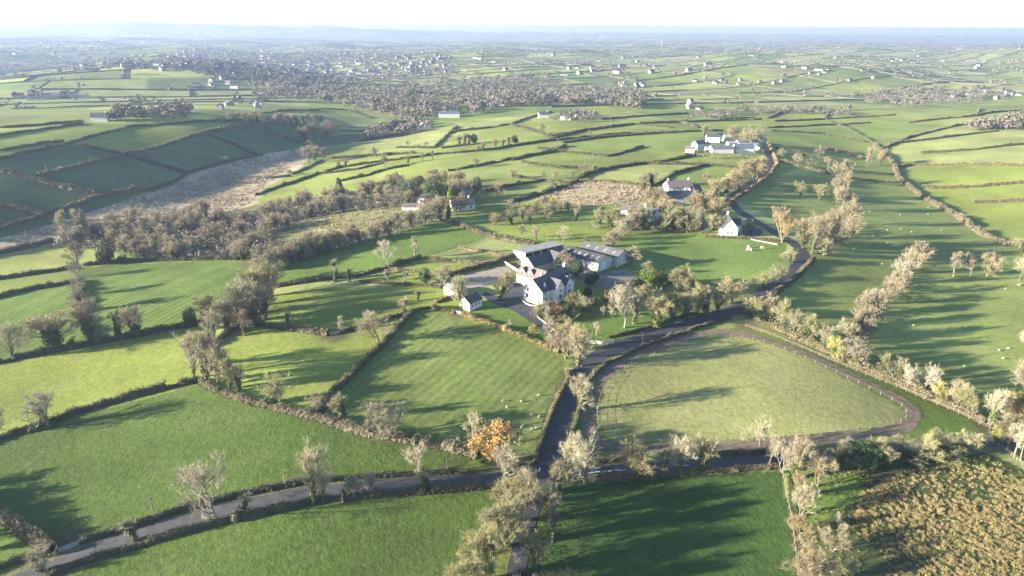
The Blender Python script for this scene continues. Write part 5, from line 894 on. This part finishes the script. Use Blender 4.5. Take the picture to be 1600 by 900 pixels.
def far_specks(name, label, poly, N):
    P = scatter_px(poly, N, r_); b = MB()
    for p in P:
        a = r_.uniform(0, 3.1); l, w_, h = r_.uniform(5, 11), 4.2, r_.uniform(3, 6); T = lambda x, y, z: (p[0]+x*math.cos(a)-y*math.sin(a), p[1]+x*math.sin(a)+y*math.cos(a), p[2]+z)
        b.add([T(*v) for v in [(-l, -w_, -1), (l, -w_, -1), (l, w_, -1), (-l, w_, -1), (-l, -w_, h), (l, -w_, h), (l, w_, h), (-l, w_, h), (-l, 0, h+3), (l, 0, h+3)]], [(0, 1, 5, 4), (2, 3, 7, 6), (0, 4, 8, 7, 3), (1, 2, 6, 9, 5)], 0); b.add([T(*v) for v in [(-l, -w_, h), (l, -w_, h), (l, 0, h+3), (-l, 0, h+3), (l, w_, h), (-l, w_, h)]], [(0, 1, 2, 3), (3, 2, 4, 5)], 1)
    return tag(obj(name, b.mesh(name, [M_white, M_slate])), label, 'houses', None, 'stuff')
far_specks('far_houses', 'countless tiny white houses dotted over the far plain', [(-40,120),(0,64),(600,62),(1640,62),(1640,118),(1200,110),(800,122),(740,90),(300,76),(100,90)], 110).color = (.4, .4, .42, 1)
far_specks('town_houses', 'mass of tiny white and grey houses filling the hazy town', [(120,104),(235,100),(300,78),(420,76),(700,88),(720,112),(560,126),(420,118),(330,116),(240,110)], 260).color = (.34, .34, .37, 1)
def turbine(label, px, hpx):
    P = at([px])[0]; h = height_at(P, hpx); e = empty('wind_turbine', P, R(-10), label, 'turbine'); b = MB(); b.tube((0, 0, -1), (0, 0, h*.7), h*.022, h*.012, 10); obj('tower', b.mesh('tower', [M_white]), e)
    b = MB(); b.box(-h*.02, h*.02, -h*.05, h*.03, h*.69, h*.73); obj('nacelle', b.mesh('nacelle', [M_white]), e)
    for k in range(3):
        a = R(90+120*k); b = MB(); d = Vector((math.cos(a), 0, math.sin(a))); n_ = Vector((-math.sin(a), 0, math.cos(a))); c = Vector((0, -h*.055, h*.71)); b.add([c-n_*h*.012, c+n_*h*.012, c+d*h*.3+n_*h*.003, c+d*h*.3-n_*h*.003, c-n_*h*.012+Vector((0, h*.006, 0)), c+n_*h*.012+Vector((0, h*.006, 0))], [(0, 1, 2, 3), (4, 3, 2, 5), (0, 3, 4), (1, 5, 2)]); obj('blade', b.mesh('blade', [M_white]), e)
turbine('white wind turbine above the town', (307,58), 12); turbine('left of two wind turbines on the far plain', (937,64), 10); turbine('right of two wind turbines on the far plain', (1033,73), 12)
# trees off the left edge whose shadow falls into the lower left field
for k, q in enumerate([(-75,790),(-65,815),(-55,842),(-95,768),(-45,866)]):
    p = at([q])[0]; tree('willow', p, 6.5, 7, 'tall tree just off the lower left picture edge', 'trees off the left edge')
# ------------------------------------------------------------------ haze
def haze():
    b = MB(); b.box(-24000, 24000, -400, 21500, -60, 160); m = bpy.data.materials.new('haze'); m.use_nodes = True; t = m.node_tree
    for n_ in list(t.nodes):
        if n_.type == 'BSDF_PRINCIPLED': t.nodes.remove(n_)
    v = t.nodes.new('ShaderNodeVolumePrincipled'); v.inputs['Color'].default_value = (.315, .395, .60, 1); v.inputs['Density'].default_value = HAZE; v.inputs['Anisotropy'].default_value = 0.2
    t.links.new(v.outputs[0], t.nodes['Material Output'].inputs['Volume'])
    tag(obj('haze', b.mesh('haze', [m])), 'thin pale haze over the whole country', 'haze', None, 'stuff')
HAZE = 1.4e-4
haze()
